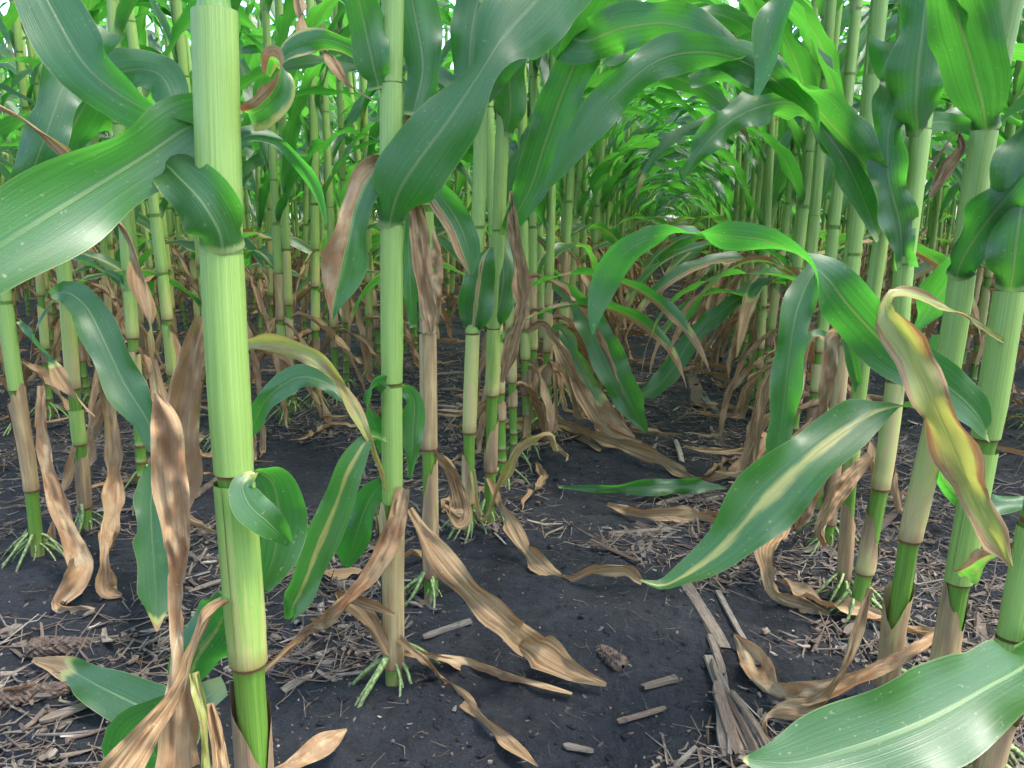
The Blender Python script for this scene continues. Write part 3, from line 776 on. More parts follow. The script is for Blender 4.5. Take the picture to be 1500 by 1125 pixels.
L('L1', (592, 955, .012, 20, 5), (660, 966, 'g', 10, 8), (720, 983, 'g', 20, 9), (780, 1000, 'g', 0, 6), (838, 1016, 'g', 0, 2), name='dead_leaf', seed=44, base=.9, fold=1.0, crinkle=.006)
L('L1', (572, 960, .012, 20, 6), (530, 895, .02, 10, 12), (500, 872, .03, 10, 8), (540, 885, .04, 0, 12), (578, 900, .04, 0, 2), name='dead_leaf', seed=45, base=.7, fold=.8, crinkle=.004)
L('L1', (566, 645, .012, 40, 4), (540, 642, .05, 20, 10), (518, 675, .06, 0, 20), (492, 740, .06, -10, 27), (465, 805, .06, 0, 26), (440, 868, .06, 0, 25), (428, 892, .05, 50, 18), (442, 882, .02, 130, 14), (465, 845, -.01, 175, 5), seed=46, fold=.9, ruffle=.004, base=.16, mid=.3, midw=.16)
L('L1', (566, 700, .0, 40, 6), (540, 735, -.03, 10, 20), (520, 790, -.04, 0, 22), (505, 830, -.05, 0, 6), seed=47, fold=.5, base=.1)
L('L1', (566, 720, .012, 40, 3), (547, 660, .05, 10, 5), (520, 600, .05, 0, 9), (485, 548, .05, 10, 13), (430, 512, .04, 20, 10), (365, 505, .03, 30, 8), (330, 520, .0, 30, 6), name='dead_leaf', seed=48, base=.52, fold=1.0, crinkle=.004)
L('L1', (520, 600, .045, 40, 6), (490, 568, .04, 30, 15), (445, 552, .03, 10, 17), (400, 575, .02, 0, 18), (372, 620, .0, 0, 12), (366, 640, -.01, 0, 3), seed=49, fold=.5, base=.05)
# third to fifth plants
L('L2', (610, 268, .008, 30, 6), (622, 268, .02, 30, 12), (648, 292, .03, 10, 22), (675, 335, .03, 0, 22), (688, 380, .03, 0, 14), (690, 402, .03, 0, 3), seed=51, fold=.45, base=.22, side=-.2, ruffle=.003)
L('L2', (627, 488, .011, 180, 12), (630, 450, .014, 180, 20), (632, 390, .014, 178, 16), (628, 330, .0, 170, 10), name='dead_leaf', seed=52, base=.85, **D)
L('L2', (605, 480, .0, 30, 6), (600, 400, .01, 10, 14), (598, 340, .0, 10, 10), (600, 300, -.02, 20, 3), seed=53, base=.2, fold=.4)
L('L3', (692, 490, .010, 180, 16), (696, 455, .015, 180, 24), (702, 410, .02, 178, 26), (708, 378, .02, 160, 18), (718, 362, .01, 120, 8), seed=54, wrap0=1.0, fold=.45, mid=.55, midw=.13, base=.1)
L('L3', (702, 165, .010, 180, 14), (690, 120, .018, 176, 26), (690, 60, .02, 180, 30), (700, 0, .01, 185, 34), (715, -60, .0, 190, 30), seed=55, wrap0=1.0, fold=.5)
L('L4', (722, 482, .010, 180, 14), (733, 440, .012, 178, 24), (738, 400, .01, 172, 24), (732, 360, -.01, 160, 14), (720, 330, -.03, 150, 8), seed=56, wrap0=1.0, fold=.5)
L('L4', (750, 280, .02, 10, 4), (752, 330, .03, 20, 8), (764, 400, .05, 0, 13), (768, 440, .06, 30, 12), (752, 500, .06, 10, 12), (735, 560, .05, 10, 4), name='dead_leaf', seed=57, base=.86, **D)
L('L4', (740, 200, .01, 180, 12), (748, 160, .02, 178, 22), (745, 90, .03, 172, 26), (760, 20, .03, 168, 28), (800, -50, .05, 170, 30), seed=58, wrap0=.9, fold=.5)
L('L4', (738, 345, .010, 20, 10), (775, 280, .03, 0, 24), (800, 205, .05, 0, 30), (835, 110, .08, 5, 32), (880, 20, .12, 10, 30), (930, -40, .16, 20, 26), seed=59, fold=.6, ruffle=.006)
L('L3', (692, 690, .011, 0, 5), (706, 760, .03, 20, 6), (740, 690, .06, 30, 7), (775, 645, .08, 20, 10), (808, 634, .08, 60, 9), (818, 660, .08, 100, 4), name='dead_leaf', seed=60, base=.55, fold=1.2, crinkle=.003)
L('L4', (716, 700, .011, 0, 5), (745, 760, 'h.06', 10, 9), (785, 822, 'h.02', 0, 13), (830, 848, 'g', 10, 9), (880, 832, 'h.03', 30, 10), (920, 832, 'h.03', 60, 12), (942, 852, 'g', 40, 4), name='dead_leaf', seed=61, base=.8, fold=.8, crinkle=.004)
L('L2', (636, 660, .008, 0, 4), (665, 700, -.03, 10, 12), (672, 760, -.02, 0, 14), (650, 740, -.01, 10, 3), name='dead_leaf', seed=62, base=.93, **D)
# right row
L('Rb', (1450, 640, .008, 60, 10), (1430, 605, .04, 40, 28), (1380, 560, .07, 15, 34), (1310, 515, .09, 0, 37), (1250, 455, .11, -5, 40), (1205, 402, .12, 30, 30), (1165, 370, .13, 110, 20), (1120, 352, .13, 158, 22), (1060, 345, .13, 150, 22), (1010, 340, .13, 60, 16), (965, 345, .13, 150, 17), (918, 368, .13, 172, 22), (886, 415, .12, 178, 20), (870, 470, .12, 178, 8), (868, 490, .12, 178, 2), seed=71, fold=.4, ruffle=.003, base=.02, n=70)
L('Rb', (1470, 500, .012, 30, 4), (1380, 450, .1, 40, 8), (1300, 436, .13, 60, 14), (1296, 455, .14, 30, 20), (1325, 500, .15, 0, 24), (1362, 578, .15, 0, 25), (1398, 660, .14, 0, 25), (1430, 735, .13, 0, 21), (1462, 792, .12, 10, 15), (1482, 830, .11, 0, 4), seed=72, fold=.6, crinkle=.004, ruffle=.006, base=.45, edge=.3)
L('Ra', (1372, 606, .011, 150, 10), (1345, 596, .03, 110, 16), (1290, 600, .05, 45, 24), (1235, 632, .07, 8, 34), (1170, 685, .09, 0, 44), (1110, 745, .10, 0, 48), (1060, 800, .10, 5, 34), (1010, 838, .10, 20, 20), (965, 858, .10, 40, 12), (938, 850, .10, 40, 2), seed=73, fold=.5, ruffle=.006, mid=.44, midw=.27, base=.03)
L('Rz', (1500, 935, .012, 30, 14), (1510, 960, .06, 20, 40), (1440, 1010, .13, 8, 58), (1345, 1062, .17, 0, 70), (1240, 1100, .19, -4, 68), (1150, 1120, .20, 0, 44), (1088, 1112, .20, 0, 3), seed=74, fold=.5, ruffle=.004, tip=.97)
L('Ra', (1372, 930, .012, 20, 6), (1330, 960, .04, 30, 12), (1270, 990, .06, 20, 20), (1210, 1012, .06, 10, 18), (1150, 1015, 'h.03', 20, 12), (1090, 950, 'g', 10, 14), (1075, 930, 'h.02', 20, 3), name='dead_leaf', seed=75, base=.78, **D)
L('Ra', (1275, 862, .05, 20, 5), (1255, 930, .06, 0, 7), (1225, 1000, .07, 10, 9), (1190, 1035, .06, 20, 10), (1125, 1048, 'h.02', 20, 8), (1120, 1095, 'g', 0, 5), name='dead_leaf', seed=76, base=.75, **D)
L('Rc', (1345, 200, .010, 180, 18), (1342, 165, .018, 182, 34), (1344, 110, .02, 184, 42), (1352, 40, .02, 170, 38), (1362, -40, .0, 165, 38), (1380, -150, -.05, 170, 36), seed=77, wrap0=1.2, fold=.5, ruffle=.010, rfreq=9)
L('Rc', (1322, 392, .010, 20, 12), (1318, 330, .012, 5, 24), (1302, 260, .01, 0, 26), (1302, 190, -.01, -8, 24), (1318, 130, -.02, -15, 30), (1310, 60, -.05, 0, 32), seed=78, wrap0=.6, fold=.5, ruffle=.010, rfreq=9, base=.02)
L('Ra', (1445, 195, .011, 180, 16), (1440, 160, .018, 172, 34), (1425, 100, .03, 160, 44), (1405, 30, .05, 150, 46), (1380, -60, .08, 140, 44), seed=79, wrap0=1.0, fold=.5, ruffle=.008)
L('Ra', (1400, 410, .010, 170, 14), (1408, 385, .02, 160, 26), (1432, 345, .04, 150, 34), (1470, 295, .07, 140, 36), (1530, 230, .1, 130, 36), seed=80, wrap0=.9, fold=.5, ruffle=.009)
L('Rb', (1480, 428, .013, 180, 20), (1484, 395, .02, 180, 34), (1492, 330, .025, 172, 44), (1510, 240, .02, 165, 46), (1550, 140, .0, 160, 44), seed=81, wrap0=1.2, fold=.5, ruffle=.007)
L('Ra', (1470, 60, .02, 30, 8), (1330, -60, .1, 30, 20), (1200, -70, .16, 30, 26), (1152, 0, .18, 40, 28), (1132, 60, .18, 40, 24), (1114, 120, .18, 30, 10), (1106, 148, .18, 20, 2), seed=82, fold=.7, tip=.97)
L('Rd', (1262, 590, .0, 20, 5), (1240, 500, .03, 20, 12), (1195, 395, .05, 30, 16), (1172, 440, .07, 0, 22), (1155, 530, .08, 0, 22), (1146, 610, .08, 0, 20), (1138, 660, .08, 10, 14), (1128, 692, .08, 0, 3), seed=83, fold=.5, ruffle=.005)
L('Re', (1222, 500, .01, 20, 5), (1195, 490, .03, 30, 8), (1165, 540, .04, 0, 16), (1152, 600, .05, 0, 16), (1150, 650, .05, 0, 4), seed=84, fold=.6, base=.15, side=.35)
L('Rd', (1236, 470, .012, 60, 8), (1222, 500, .03, 20, 13), (1213, 560, .03, 10, 12), (1200, 620, .03, 30, 12), (1165, 650, .04, 20, 12), (1130, 650, .05, 0, 4), name='dead_leaf', seed=85, base=.88, **D)
L('Rc', (1275, 668, .012, 10, 8), (1245, 700, .02, 0, 16), (1215, 745, .03, 10, 13), (1202, 775, .03, 30, 11), (1208, 800, .02, 0, 3), name='dead_leaf', label='rust red torn dead leaf', seed=86, base=.66, **D)
L('Re', (1200, 640, .011, 10, 6), (1175, 700, .03, 0, 14), (1145, 770, .05, 0, 14), (1124, 830, 'h.05', 20, 13), (1136, 868, 'h.02', 30, 12), (1175, 885, 'g', 10, 12), (1215, 900, 'g', 0, 4), name='dead_leaf', seed=87, base=.86, **D)
L('Re', (1215, 660, .011, 10, 8), (1190, 705, .03, 0, 22), (1175, 745, .03, 0, 18), (1165, 775, .03, 10, 4), name='dead_leaf', seed=88, base=.92, **D)
L('Rb', (1402, 840, .012, 20, 6), (1420, 832, .03, 40, 9), (1450, 815, .06, 30, 8), (1490, 805, .08, 10, 10), (1530, 800, .1, 0, 8), seed=89, base=.3, side=.4, fold=.5)
L('Rb', (1440, 660, .008, 40, 6), (1380, 690, -.06, 20, 16), (1420, 735, -.10, 10, 16), (1520, 735, -.12, 0, 10), seed=90, fold=.4)
L('Rc', (1320, 560, .011, 180, 14), (1342, 545, .02, 150, 18), (1360, 520, .03, 120, 14), (1372, 490, .02, 110, 8), seed=91, wrap0=.6, fold=.5, foot=.3)
L('Ra', (1360, 250, .0, 30, 4), (1405, 195, .0, 40, 5), (1408, 215, .01, 0, 11), (1385, 250, .01, 10, 12), (1362, 290, .01, 0, 3), name='dead_leaf', seed=92, base=.9, **D)
L('Rd', (1290, 350, .008, 30, 10), (1225, 215, .04, 20, 26), (1150, 130, .07, 160, 24), (1060, 80, .1, 172, 26), (970, 85, .12, 176, 28), (900, 140, .13, 178, 26), (840, 215, .13, 180, 22), (800, 275, .12, 180, 4), seed=93, fold=.4, ruffle=.006)
L('Rd', (1300, 290, .008, 170, 12), (1282, 262, .03, 150, 26), (1225, 190, .05, 140, 30), (1150, 125, .07, 150, 28), (1075, 105, .08, 160, 22), (1010, 120, .08, 170, 10), seed=94, fold=.5, ruffle=.010)

L('L1', (430, -30, -.1, 20, 4), (450, 40, -.08, 60, 6), (485, 85, -.06, 20, 5), (512, 125, -.04, 30, 2), (560, 150, -.0, 30, 2), name='dead_leaf', seed=95, base=.9, fold=1.4, crinkle=.004)
L('L1', (560, 120, -.005, 150, 8), (525, 78, -.02, 168, 17), (470, 58, -.03, 172, 15), (425, 72, -.03, 175, 11), (402, 98, -.03, 178, 3), seed=96, fold=.5, edge=.5, base=.05)
L('L0', (332, 230, -.012, 20, 8), (365, 202, -.02, 40, 9), (405, 207, -.03, 30, 11), (445, 245, -.04, 20, 11), (470, 300, -.04, 20, 7), (478, 330, -.04, 10, 2), seed=97, fold=.6)

L('L4', (742, 60, .008, 20, 10), (790, 20, .05, 160, 30), (850, 60, .12, 172, 34), (915, 40, .2, 176, 34), (985, 35, .26, 178, 30), (1050, 60, .3, 178, 24), (1110, 110, .32, 178, 4), seed=98, fold=.45, ruffle=.009)
L('L3', (706, 150, .008, 30, 10), (735, 90, .02, 10, 28), (775, 30, .04, 5, 34), (830, -40, .08, 10, 34), seed=99, fold=.5, ruffle=.008)
L('Re', (1268, 240, .008, 170, 10), (1225, 180, .03, 165, 24), (1160, 150, .07, 170, 26), (1090, 165, .1, 172, 24), (1030, 215, .12, 178, 18), (1000, 260, .12, 178, 3), seed=100, fold=.45, ruffle=.010, rfreq=8)
L('Rb', (1500, 300, .01, 30, 10), (1460, 330, -.05, 20, 26), (1400, 400, -.1, 10, 24), (1350, 470, -.14, 20, 14), (1330, 500, -.15, 10, 3), seed=113, fold=.5, ruffle=.008)
L('K0', (-5, 400, .01, 30, 10), (30, 300, .05, 170, 26), (70, 190, .06, 172, 30), (100, 110, .02, 176, 30), (150, 40, -.05, 178, 26), seed=114, fold=.5, ruffle=.009)
L('K1', (82, 255, .01, 160, 12), (110, 180, .03, 172, 28), (165, 110, .05, 176, 32), (235, 110, .08, 178, 28), (262, 180, .1, 178, 20), (268, 240, .1, 178, 4), seed=115, fold=.5, ruffle=.009)

# ------------------------------------------------------------------ the rest of the field
NODES = [.03, .06, .10, .16, .235, .335, .455, .585, .725, .87, 1.02, 1.17, 1.32, 1.46]
def plant_variant(rng, k):
    zz = [z * rng.uniform(.9, 1.1) if z < .4 else z + rng.normal(0, .015) for z in NODES]
    zz = sorted(zz)
    ph, am = rng.uniform(0, 6.28), rng.uniform(.004, .014)
    axis = lambda z: (am * math.sin(2.2 * z + ph) - am * math.sin(ph), am * math.cos(1.9 * z + ph) - am * math.cos(ph))
    r = rng.uniform(.0095, .0115)
    rad_at = lambda z: r * (1 - .42 * np.clip(z / 2.0, 0, 1.1))
    return dict(nodes=zz, axis=axis, rad=rad_at, r=r)

vr = np.random.default_rng(21)
VARS = []
for k in range(8):
    v = plant_variant(vr, k)
    for lod in (0, 1):
        b = stalk_buf(v['axis'], v['nodes'], v['rad'], 1.62, 12 if lod == 0 else 5)
        sh = []
        az = 0.0
        rs = np.random.default_rng(300 + k)
        for i, z in enumerate(v['nodes']):
            if i < 3: continue
            nxt = v['nodes'][i + 1] if i + 1 < len(v['nodes']) else z + .15
            if z < .2: a1, a2, kw = rs.uniform(.6, .95), rs.uniform(.6, .9), dict(slant=rs.uniform(.1, .7), flare=.003, torn=.2)
            elif z < .42: a1, a2, kw = rs.uniform(.3, .7), rs.uniform(.15, .65), dict(slant=rs.uniform(0, .2))
            elif z < .55: a1, a2, kw = rs.uniform(.05, .3), .08, {}
            else: a1, a2, kw = .02, .0, {}
            top = z + (nxt - z) * (rs.uniform(.7, .98) if z < .4 else rs.uniform(.93, 1.02))
            s = sheath_buf(v['axis'], z, top, v['rad'], az, a1, a2, seed=i + k * 17, sides=14 if lod == 0 else 5, rows=7 if lod == 0 else 2, **kw)
            sh.append((s, top, az))
            az += math.pi
        v['stalk%d' % lod], v['sh%d' % lod] = b, sh
    v['me'] = v['stalk0'].mesh('stalk', [M_STALK])
    v['shme'] = [s[0].mesh('sheath', [M_SHEATH]) for s in v['sh0']]
    for lod in (0, 1):
        j = Buf(); j.merge(v['stalk%d' % lod])
        for s, _, _ in v['sh%d' % lod]:
            s.MI = [np.full(len(q), 1) for q in s.Q]
            j.merge(s)
        v['joined%d' % lod] = j
    v['joinme'] = v['joined0'].mesh('stalk', [M_STALK, M_SHEATH])
    VARS.append(v)

def plant_leaves(rng, v, extra=False):
    """the blades of one field plant: (library key, index, height, azimuth, scale)"""
    out = []
    flip = math.pi if rng.random() < .5 else 0
    for i, (s, top, az) in enumerate(v['sh0']):
        a = az + flip + rng.normal(0, .5)
        c = v['axis'](top)
        if top < .5:
            zc = min((.13, .2, .3, .42), key=lambda q: abs(q - top))
            p = rng.random()
            if top < .18 and p < (.35 if extra else .6): continue
            if not extra and .18 < top < .34 and p < .25: continue
            if top > .34 and p < .45: out.append(('yellow', int(rng.integers(10)), c, top, a, 1.0))
            if p > .75 and top < .42 and extra: out.append((('dead', zc), int(rng.integers(8)), c, top * .93, a + rng.normal(0, 1.2), .85))
            if p >= .45 or top <= .34: out.append((('dead', zc), int(rng.integers(8)), c, top, a, top / zc if top < zc else 1.0))
        elif top < 1.2:
            if top < .95 or rng.random() < .8: out.append(('green', int(rng.integers(22)), c, top, a, rng.uniform(.85, 1.08)))
        elif rng.random() < .6: out.append(('top', int(rng.integers(10)), c, top, a, rng.uniform(.85, 1.1)))
    return out

def lib_get(lib, key): return lib['dead'][key[1]] if isinstance(key, tuple) else lib[key]

pos = []
pr = np.random.default_rng(77)
taken = np.array([h['base'][:2] for h in HERO.values()])
ORD = ['first', 'second', 'third', 'fourth', 'fifth', 'sixth', 'seventh', 'eighth', 'ninth', 'tenth', 'eleventh', 'twelfth']
for side, rows in (('left', ROWS_L), ('right', ROWS_R)):
    for ri, X in enumerate(rows):
        y = .25 + pr.uniform(0, .15)
        ymax = 32 if ri < 3 else 15
        while y < ymax:
            y += pr.uniform(.085, .15) if ri == 0 else pr.uniform(.115, .19)
            x = X + pr.normal(0, .018)
            if np.min(np.hypot(taken[:, 0] - x, taken[:, 1] - y)) < .10: continue
            if ri == 0 and y < (1.64 if side == 'left' else 1.60): continue
            if side == 'left' and ri == 1 and y < 1.42: continue
            p = np.array([x, y, 0.]) - CP
            d = np.dot(p, FH); lat = np.dot(p, CR)
            if d < .55: continue
            a = abs(lat / d)
            if a > (1.1 if d < 3.5 else .82) or math.hypot(x, y) > (32 if ri < 3 else 14): continue
            pos.append((math.hypot(x, y), x, y, side, ri, a))
pos.sort()
FAR = Buf()
INROW = {}
count = len(HERO)
for dist, x, y, side, ri, a in pos:
    rng = np.random.default_rng(int(dist * 100000) % 999983)
    v = VARS[int(rng.integers(8))]
    rz = rng.normal(0, .30 if ri == 0 else .5)
    tilt = (rng.normal(0, .02), rng.normal(0, .03) + (.035 if side == 'right' and ri < 2 else 0), rz)
    sc = rng.uniform(.92, 1.1)
    z0 = float(soil(x, y)) - .004
    lv = plant_leaves(rng, v, ri == 0 and dist < 4)
    if count < 300 and a < .70:
        count += 1
        root = bpy.data.objects.new('corn_plant', None); COL.objects.link(root)
        root.location, root.rotation_euler, root.scale = (x, y, z0), tilt, (sc,) * 3
        root.empty_display_size = .05
        k_row = INROW[(side, ri)] = INROW.get((side, ri), 0) + 1
        who = '%s corn plant counted along the %s row %s of the alley' % (ORD[k_row - 1], ORD[ri], side) if k_row <= 12 else 'tall green corn plant far along the %s row %s of the bare soil alley' % (ORD[ri], side)
        if ri == 0 and k_row <= 12: who = '%s corn plant behind the %s, %s row' % (ORD[k_row - 1], 'split brown sheath plant' if side == 'left' else 'slender plant', side)
        tag(root, who, 'corn plant', 'corn plants, %s row %s of the alley' % (ORD[ri], side))
        near = dist < 4.2
        FIELD.append((root, x, y))
        if near:
            link('stalk', v['me'], root)
            for me in v['shme']: link('sheath', me, root)
            if dist < 3.2: add_roots(root, rng, 8)
        else: link('stalk', v['joinme'], root)
        lib = LIB0 if dist < 6 else LIB1
        for key, i, c, top, az, ls in lv:
            o = link('dead_leaf' if isinstance(key, tuple) else 'leaf', leaf_me(lib_get(lib, key), i), root, (c[0], c[1], top - .004), (0, 0, az), ls)
    else:
        R = np.array(Matrix.Rotation(tilt[2], 3, 'Z') @ Matrix.Rotation(tilt[1], 3, 'Y') @ Matrix.Rotation(tilt[0], 3, 'X')) * sc
        t = np.array([x, y, z0])
        pb = Buf(); pb.merge(v['joined1'], rnd=rng.random())
        for key, i, c, top, az, ls in lv:
            q = lib_get(LIB1, key)[i]
            mi = q.MI; q.MI = [np.full(len(k), 2) for k in q.Q]
            pb.merge(q, np.array(Matrix.Rotation(az, 3, 'Z')) * ls, np.array([c[0], c[1], top - .004]), rnd=rng.random())
            q.MI = mi
        FAR.merge(pb, R, t)
if FAR.n:
    o = link('distant_corn', FAR.mesh('distant_corn', [M_STALK, M_SHEATH, M_LEAF]))
    tag(o, 'dense mass of far corn plants filling the field behind', 'corn', kind='stuff')

# ------------------------------------------------------------------ litter on the soil
def strip(rng, L, W, th, curl=.1, splay=.15, segs=4, jit=.16):
    """a flat splinter or shred with thickness: closed four-sided tube along a slightly bent line"""
    s = np.linspace(0, 1, segs + 1)
    P = np.stack([(s - .5) * L, splay * L * (s - .5) ** 2 * rng.normal(), curl * L * ((s - .5) ** 2) * rng.normal()], 1)
    w = W / 2 * (1 + jit * np.clip(rng.normal(0, 1, segs + 1), -1.6, 1.6)) * np.where((s == 0) | (s == 1), rng.uniform(.35, 1.0, segs + 1), 1)
    tw = rng.normal(0, .5) * (s - .5)
    A = np.stack([0 * s, np.cos(tw), np.sin(tw)], 1); B = np.stack([0 * s, -np.sin(tw), np.cos(tw)], 1)
    G = np.stack([P + A * w[:, None] - B * th / 2, P + A * w[:, None] * .8 + B * th / 2, P - A * w[:, None] * .8 + B * th / 2, P - A * w[:, None] - B * th / 2], 1)
    uv = np.stack([np.broadcast_to(np.array([0, .3, .7, 1.0]) * W / .006, (segs + 1, 4)), np.broadcast_to((s * L / .03)[:, None], (segs + 1, 4))], -1)
    b = Buf(); b.grid(G, uv, 0, rng.random(), 0, 0, close=True)
    return b

BARE = [(ground_pt(u, v)[:2], rx, ry) for u, v, rx, ry in
        ((850, 930, .20, .22), (470, 1080, .16, .10), (40, 860, .16, .12), (430, 690, .16, .20), (860, 680, .13, .14), (700, 1060, .16, .12), (780, 850, .10, .12),
         (1140, 890, .07, .08), (1250, 1010, .10, .07), (880, 760, .10, .12), (1010, 690, .10, .12), (100, 840, .1, .1))]
def density(x, y):
    d = .50 + 1.4 * vnoise(x * 2.3, y * 2.3, 21) + 1.2 * vnoise(x * 6, y * 6, 22)
    for c, rx, ry in BARE:
        d = d - 2.2 * math.exp(-((x - c[0]) / rx) ** 2 - ((y - c[1]) / ry) ** 2)
    d = d + .35 * math.exp(-((x + .72) / .35) ** 2) + .3 * math.exp(-((x - .15) / .18) ** 2)
    return d

lr = np.random.default_rng(5)
SHAPES = {'straw': [strip(lr, lr.uniform(.03, .13), lr.uniform(.0011, .0028), .0009, .25, .5, 2) for _ in range(30)],
          'shred': [strip(lr, lr.uniform(.02, .07), lr.uniform(.003, .007), .0012, .3, .3, 2) for _ in range(30)],
          'chip': [strip(lr, lr.uniform(.008, .022), lr.uniform(.004, .010), .002, .2, .1, 2) for _ in range(20)],
          'flake': [strip(lr, lr.uniform(.02, .06), lr.uniform(.007, .014), .0011, .5, .2, 3) for _ in range(20)],
          'crumb': [strip(lr, lr.uniform(.006, .013), lr.uniform(.005, .011), lr.uniform(.004, .008), .2, .1, 2) for _ in range(12)]}
LIT = Buf()
n_l = 0
while n_l < 42000:
    # denser where the soil lies near
    d = .45 + 8.5 * lr.random() ** 1.5
    a = lr.uniform(-.95, .95) if d < 3 else lr.uniform(-.75, .75)
    p = CP + FH * d + CR * (a * d)
    x, y = p[0], p[1]
    if lr.random() > density(x, y) * 1.0 + .07: continue
    n_l += 1
    k = ('straw', 'shred', 'chip', 'flake', 'crumb')[int(np.searchsorted([.50, .80, .91, .95], lr.random()))]
    q = SHAPES[k][int(lr.integers(len(SHAPES[k])))]
    R = np.array(Matrix.Rotation(lr.uniform(0, 6.28), 3, 'Z') @ Matrix.Rotation(lr.normal(0, .22), 3, 'Y') @ Matrix.Rotation(lr.normal(0, .5), 3, 'X')) * lr.uniform(.6, 1.15)
    LIT.merge(q, R, np.array([x, y, float(soil(x, y)) + lr.uniform(.0, .007)]), rnd=lr.random())

# specks and tiny chips even where the soil is otherwise bare
for _ in range(6500):
    d = .5 + 3.2 * lr.random() ** 1.4; a = lr.uniform(-.7, .7)
    p = CP + FH * d + CR * (a * d)
    q = SHAPES[('chip', 'straw', 'crumb')[int(lr.integers(3))]][int(lr.integers(12))]
    R = np.array(Matrix.Rotation(lr.uniform(0, 6.28), 3, 'Z') @ Matrix.Rotation(lr.normal(0, .3), 3, 'Y')) * lr.uniform(.15, .45)
    LIT.merge(q, R, np.array([p[0], p[1], float(soil(p[0], p[1])) + .001]), rnd=lr.random())
tag(link('crop_litter', LIT.mesh('crop_litter', [M_LITTER], False)), 'fine dry straw and chaff scattered over the black soil', 'litter', kind='stuff')

# soil crumbs
CR_ = Buf()
for _ in range(6000):
    d = .5 + 3.5 * lr.random() ** 1.6; a = lr.uniform(-.7, .7)
    p = CP + FH * d + CR * (a * d)
    r = .0012 + .0055 * lr.random() ** 3
    th = np.linspace(0, 6.283, 6, endpoint=False); fi = np.array([-1.2, -.5, .3, 1.1])
    rr = r * (1 + .35 * np.clip(lr.normal(size=(4, 6)), -1.5, 1.5))
    rr[0] *= .4; rr[-1] *= .4
    G = np.stack([rr * np.cos(fi)[:, None] * np.cos(th), rr * np.cos(fi)[:, None] * np.sin(th), rr * np.sin(fi)[:, None] + 0 * th], -1)
    CR_.grid(G + np.array([p[0], p[1], float(soil(p[0], p[1])) + r * .1]), np.zeros((4, 6, 2)), close=True)
tag(link('soil_crumbs', CR_.mesh('soil_crumbs', [M_SOIL])), 'small crumbs of black soil lying loose on the ground', 'soil', kind='stuff')

# single pieces of old stalk and leaf large enough to pick up
PIECE = [strip(lr, 1.0, lr.uniform(.07, .16), .03, .05, .08, 6, .07).mesh('stalk_fragment', [M_LITTER], False) for _ in range(10)]
def piece(u, v, u2, v2, wpx, label, name='stalk_fragment', cat='stalk piece', group=None, seed=0):
    a, b = ground_pt(u, v), ground_pt(u2, v2)
    for q in (a, b): q[2] = float(soil(q[0], q[1])) + .006
    r = np.random.default_rng(900 + seed)
    d = b - a; Ln = np.linalg.norm(d)
    W = wpx * 2 * np.dot((a + b) / 2 - CP, CF) / F
    bb = strip(r, Ln, W, min(.005, W * .3), .03, .05, 7, .07)
    o = link(name, bb.mesh(name, [M_LITTER], False), None, (a + b) / 2)
    o.rotation_euler = (0, -math.asin(d[2] / Ln), math.atan2(d[1], d[0]))
    return tag(o, label, cat, group)
GP = 'loose pieces of old stalk'
for i, (u, v, u2, v2, w, lb) in enumerate([
    (998, 862, 1062, 968, 11, 'long weathered grey split stalk lying across the bare soil'),
    (1040, 950, 1060, 1000, 6, 'narrow grey splinter beside the shredded stalk'),
    (1050, 880, 1110, 985, 5, 'dark weathered splinter lying next to the long grey split stalk'),
    (935, 785, 942, 840, 5, 'tan straight stalk piece pointing at the tip of the yellow striped leaf'),
    (620, 945, 690, 930, 6, 'pale tan stalk strip on bare soil beside the ragged tan stalk foot'),
    (1015, 555, 1025, 600, 10, 'pale cylindrical piece of old stalk lying in the alley'),
    (1030, 590, 1055, 612, 6, 'pale split strip beside the cylindrical stalk piece in the alley'),
    (825, 1085, 870, 1088, 6, 'short pale stalk chip lying near the brown cob'),
    (905, 1060, 975, 1045, 5, 'slender grey splinter lying below the brown cob'),
    (940, 1022, 990, 1005, 7, 'pointed brown husk scrap lying beside the brown cob'),
    (970, 1075, 978, 1120, 2, 'thin dry straw lying alone on dark soil'),
    (985, 1125, 1020, 1095, 4, 'short grey twig of stalk on dark soil near shredded stalk'),
    (0, 950, 30, 930, 9, 'pale bleached stalk chunk lying beside bare soil at the field row'),
    (60, 615, 100, 600, 7, 'whitish round stalk piece lying behind the peeling brown sheath'),
    (1000, 680, 990, 640, 4, 'small tan stalk bit standing out on dark soil of the alley'),
    (640, 905, 600, 870, 4, 'dark brown twig leaning over green prop roots'),
    (275, 745, 330, 700, 6, 'grey stalk strip lying on litter behind the thick pale stalk'),
    (1320, 745, 1280, 790, 6, 'pale old stalk lying behind the leaning plants'),
    (1435, 900, 1440, 965, 9, 'upright pale slab of old stalk behind the wide leaf with pale midrib'),
    (60, 1075, 160, 1040, 8, 'bundle strip of grey straw below the green leaf on the ground')]):
    piece(u, v, u2, v2, w, lb, seed=i)
for i in range(150):
    d = .7 + 3.6 * lr.random() ** 1.5; a = lr.uniform(-.62, .62)
    p = CP + FH * d + CR * (a * d)
    if density(p[0], p[1]) < .25: continue
    Ln = lr.uniform(.05, .13)
    o = link('stalk_fragment', PIECE[i % 10], None, (p[0], p[1], float(soil(p[0], p[1])) + .005), (lr.normal(0, .3), lr.normal(0, .08), lr.uniform(0, 6.28)), Ln)
    gap = sum(1 for q in ROWS_L if q > p[0]) - sum(1 for q in ROWS_R if q < p[0])
    where = 'in the open alley' if gap == 0 else 'between the %s and %s rows %s of the alley' % (ORD[abs(gap) - 1], ORD[abs(gap)], 'left' if gap > 0 else 'right')
    tag(o, 'short dry stalk sliver lying ' + where, 'stalk piece', 'stalk slivers ' + where)

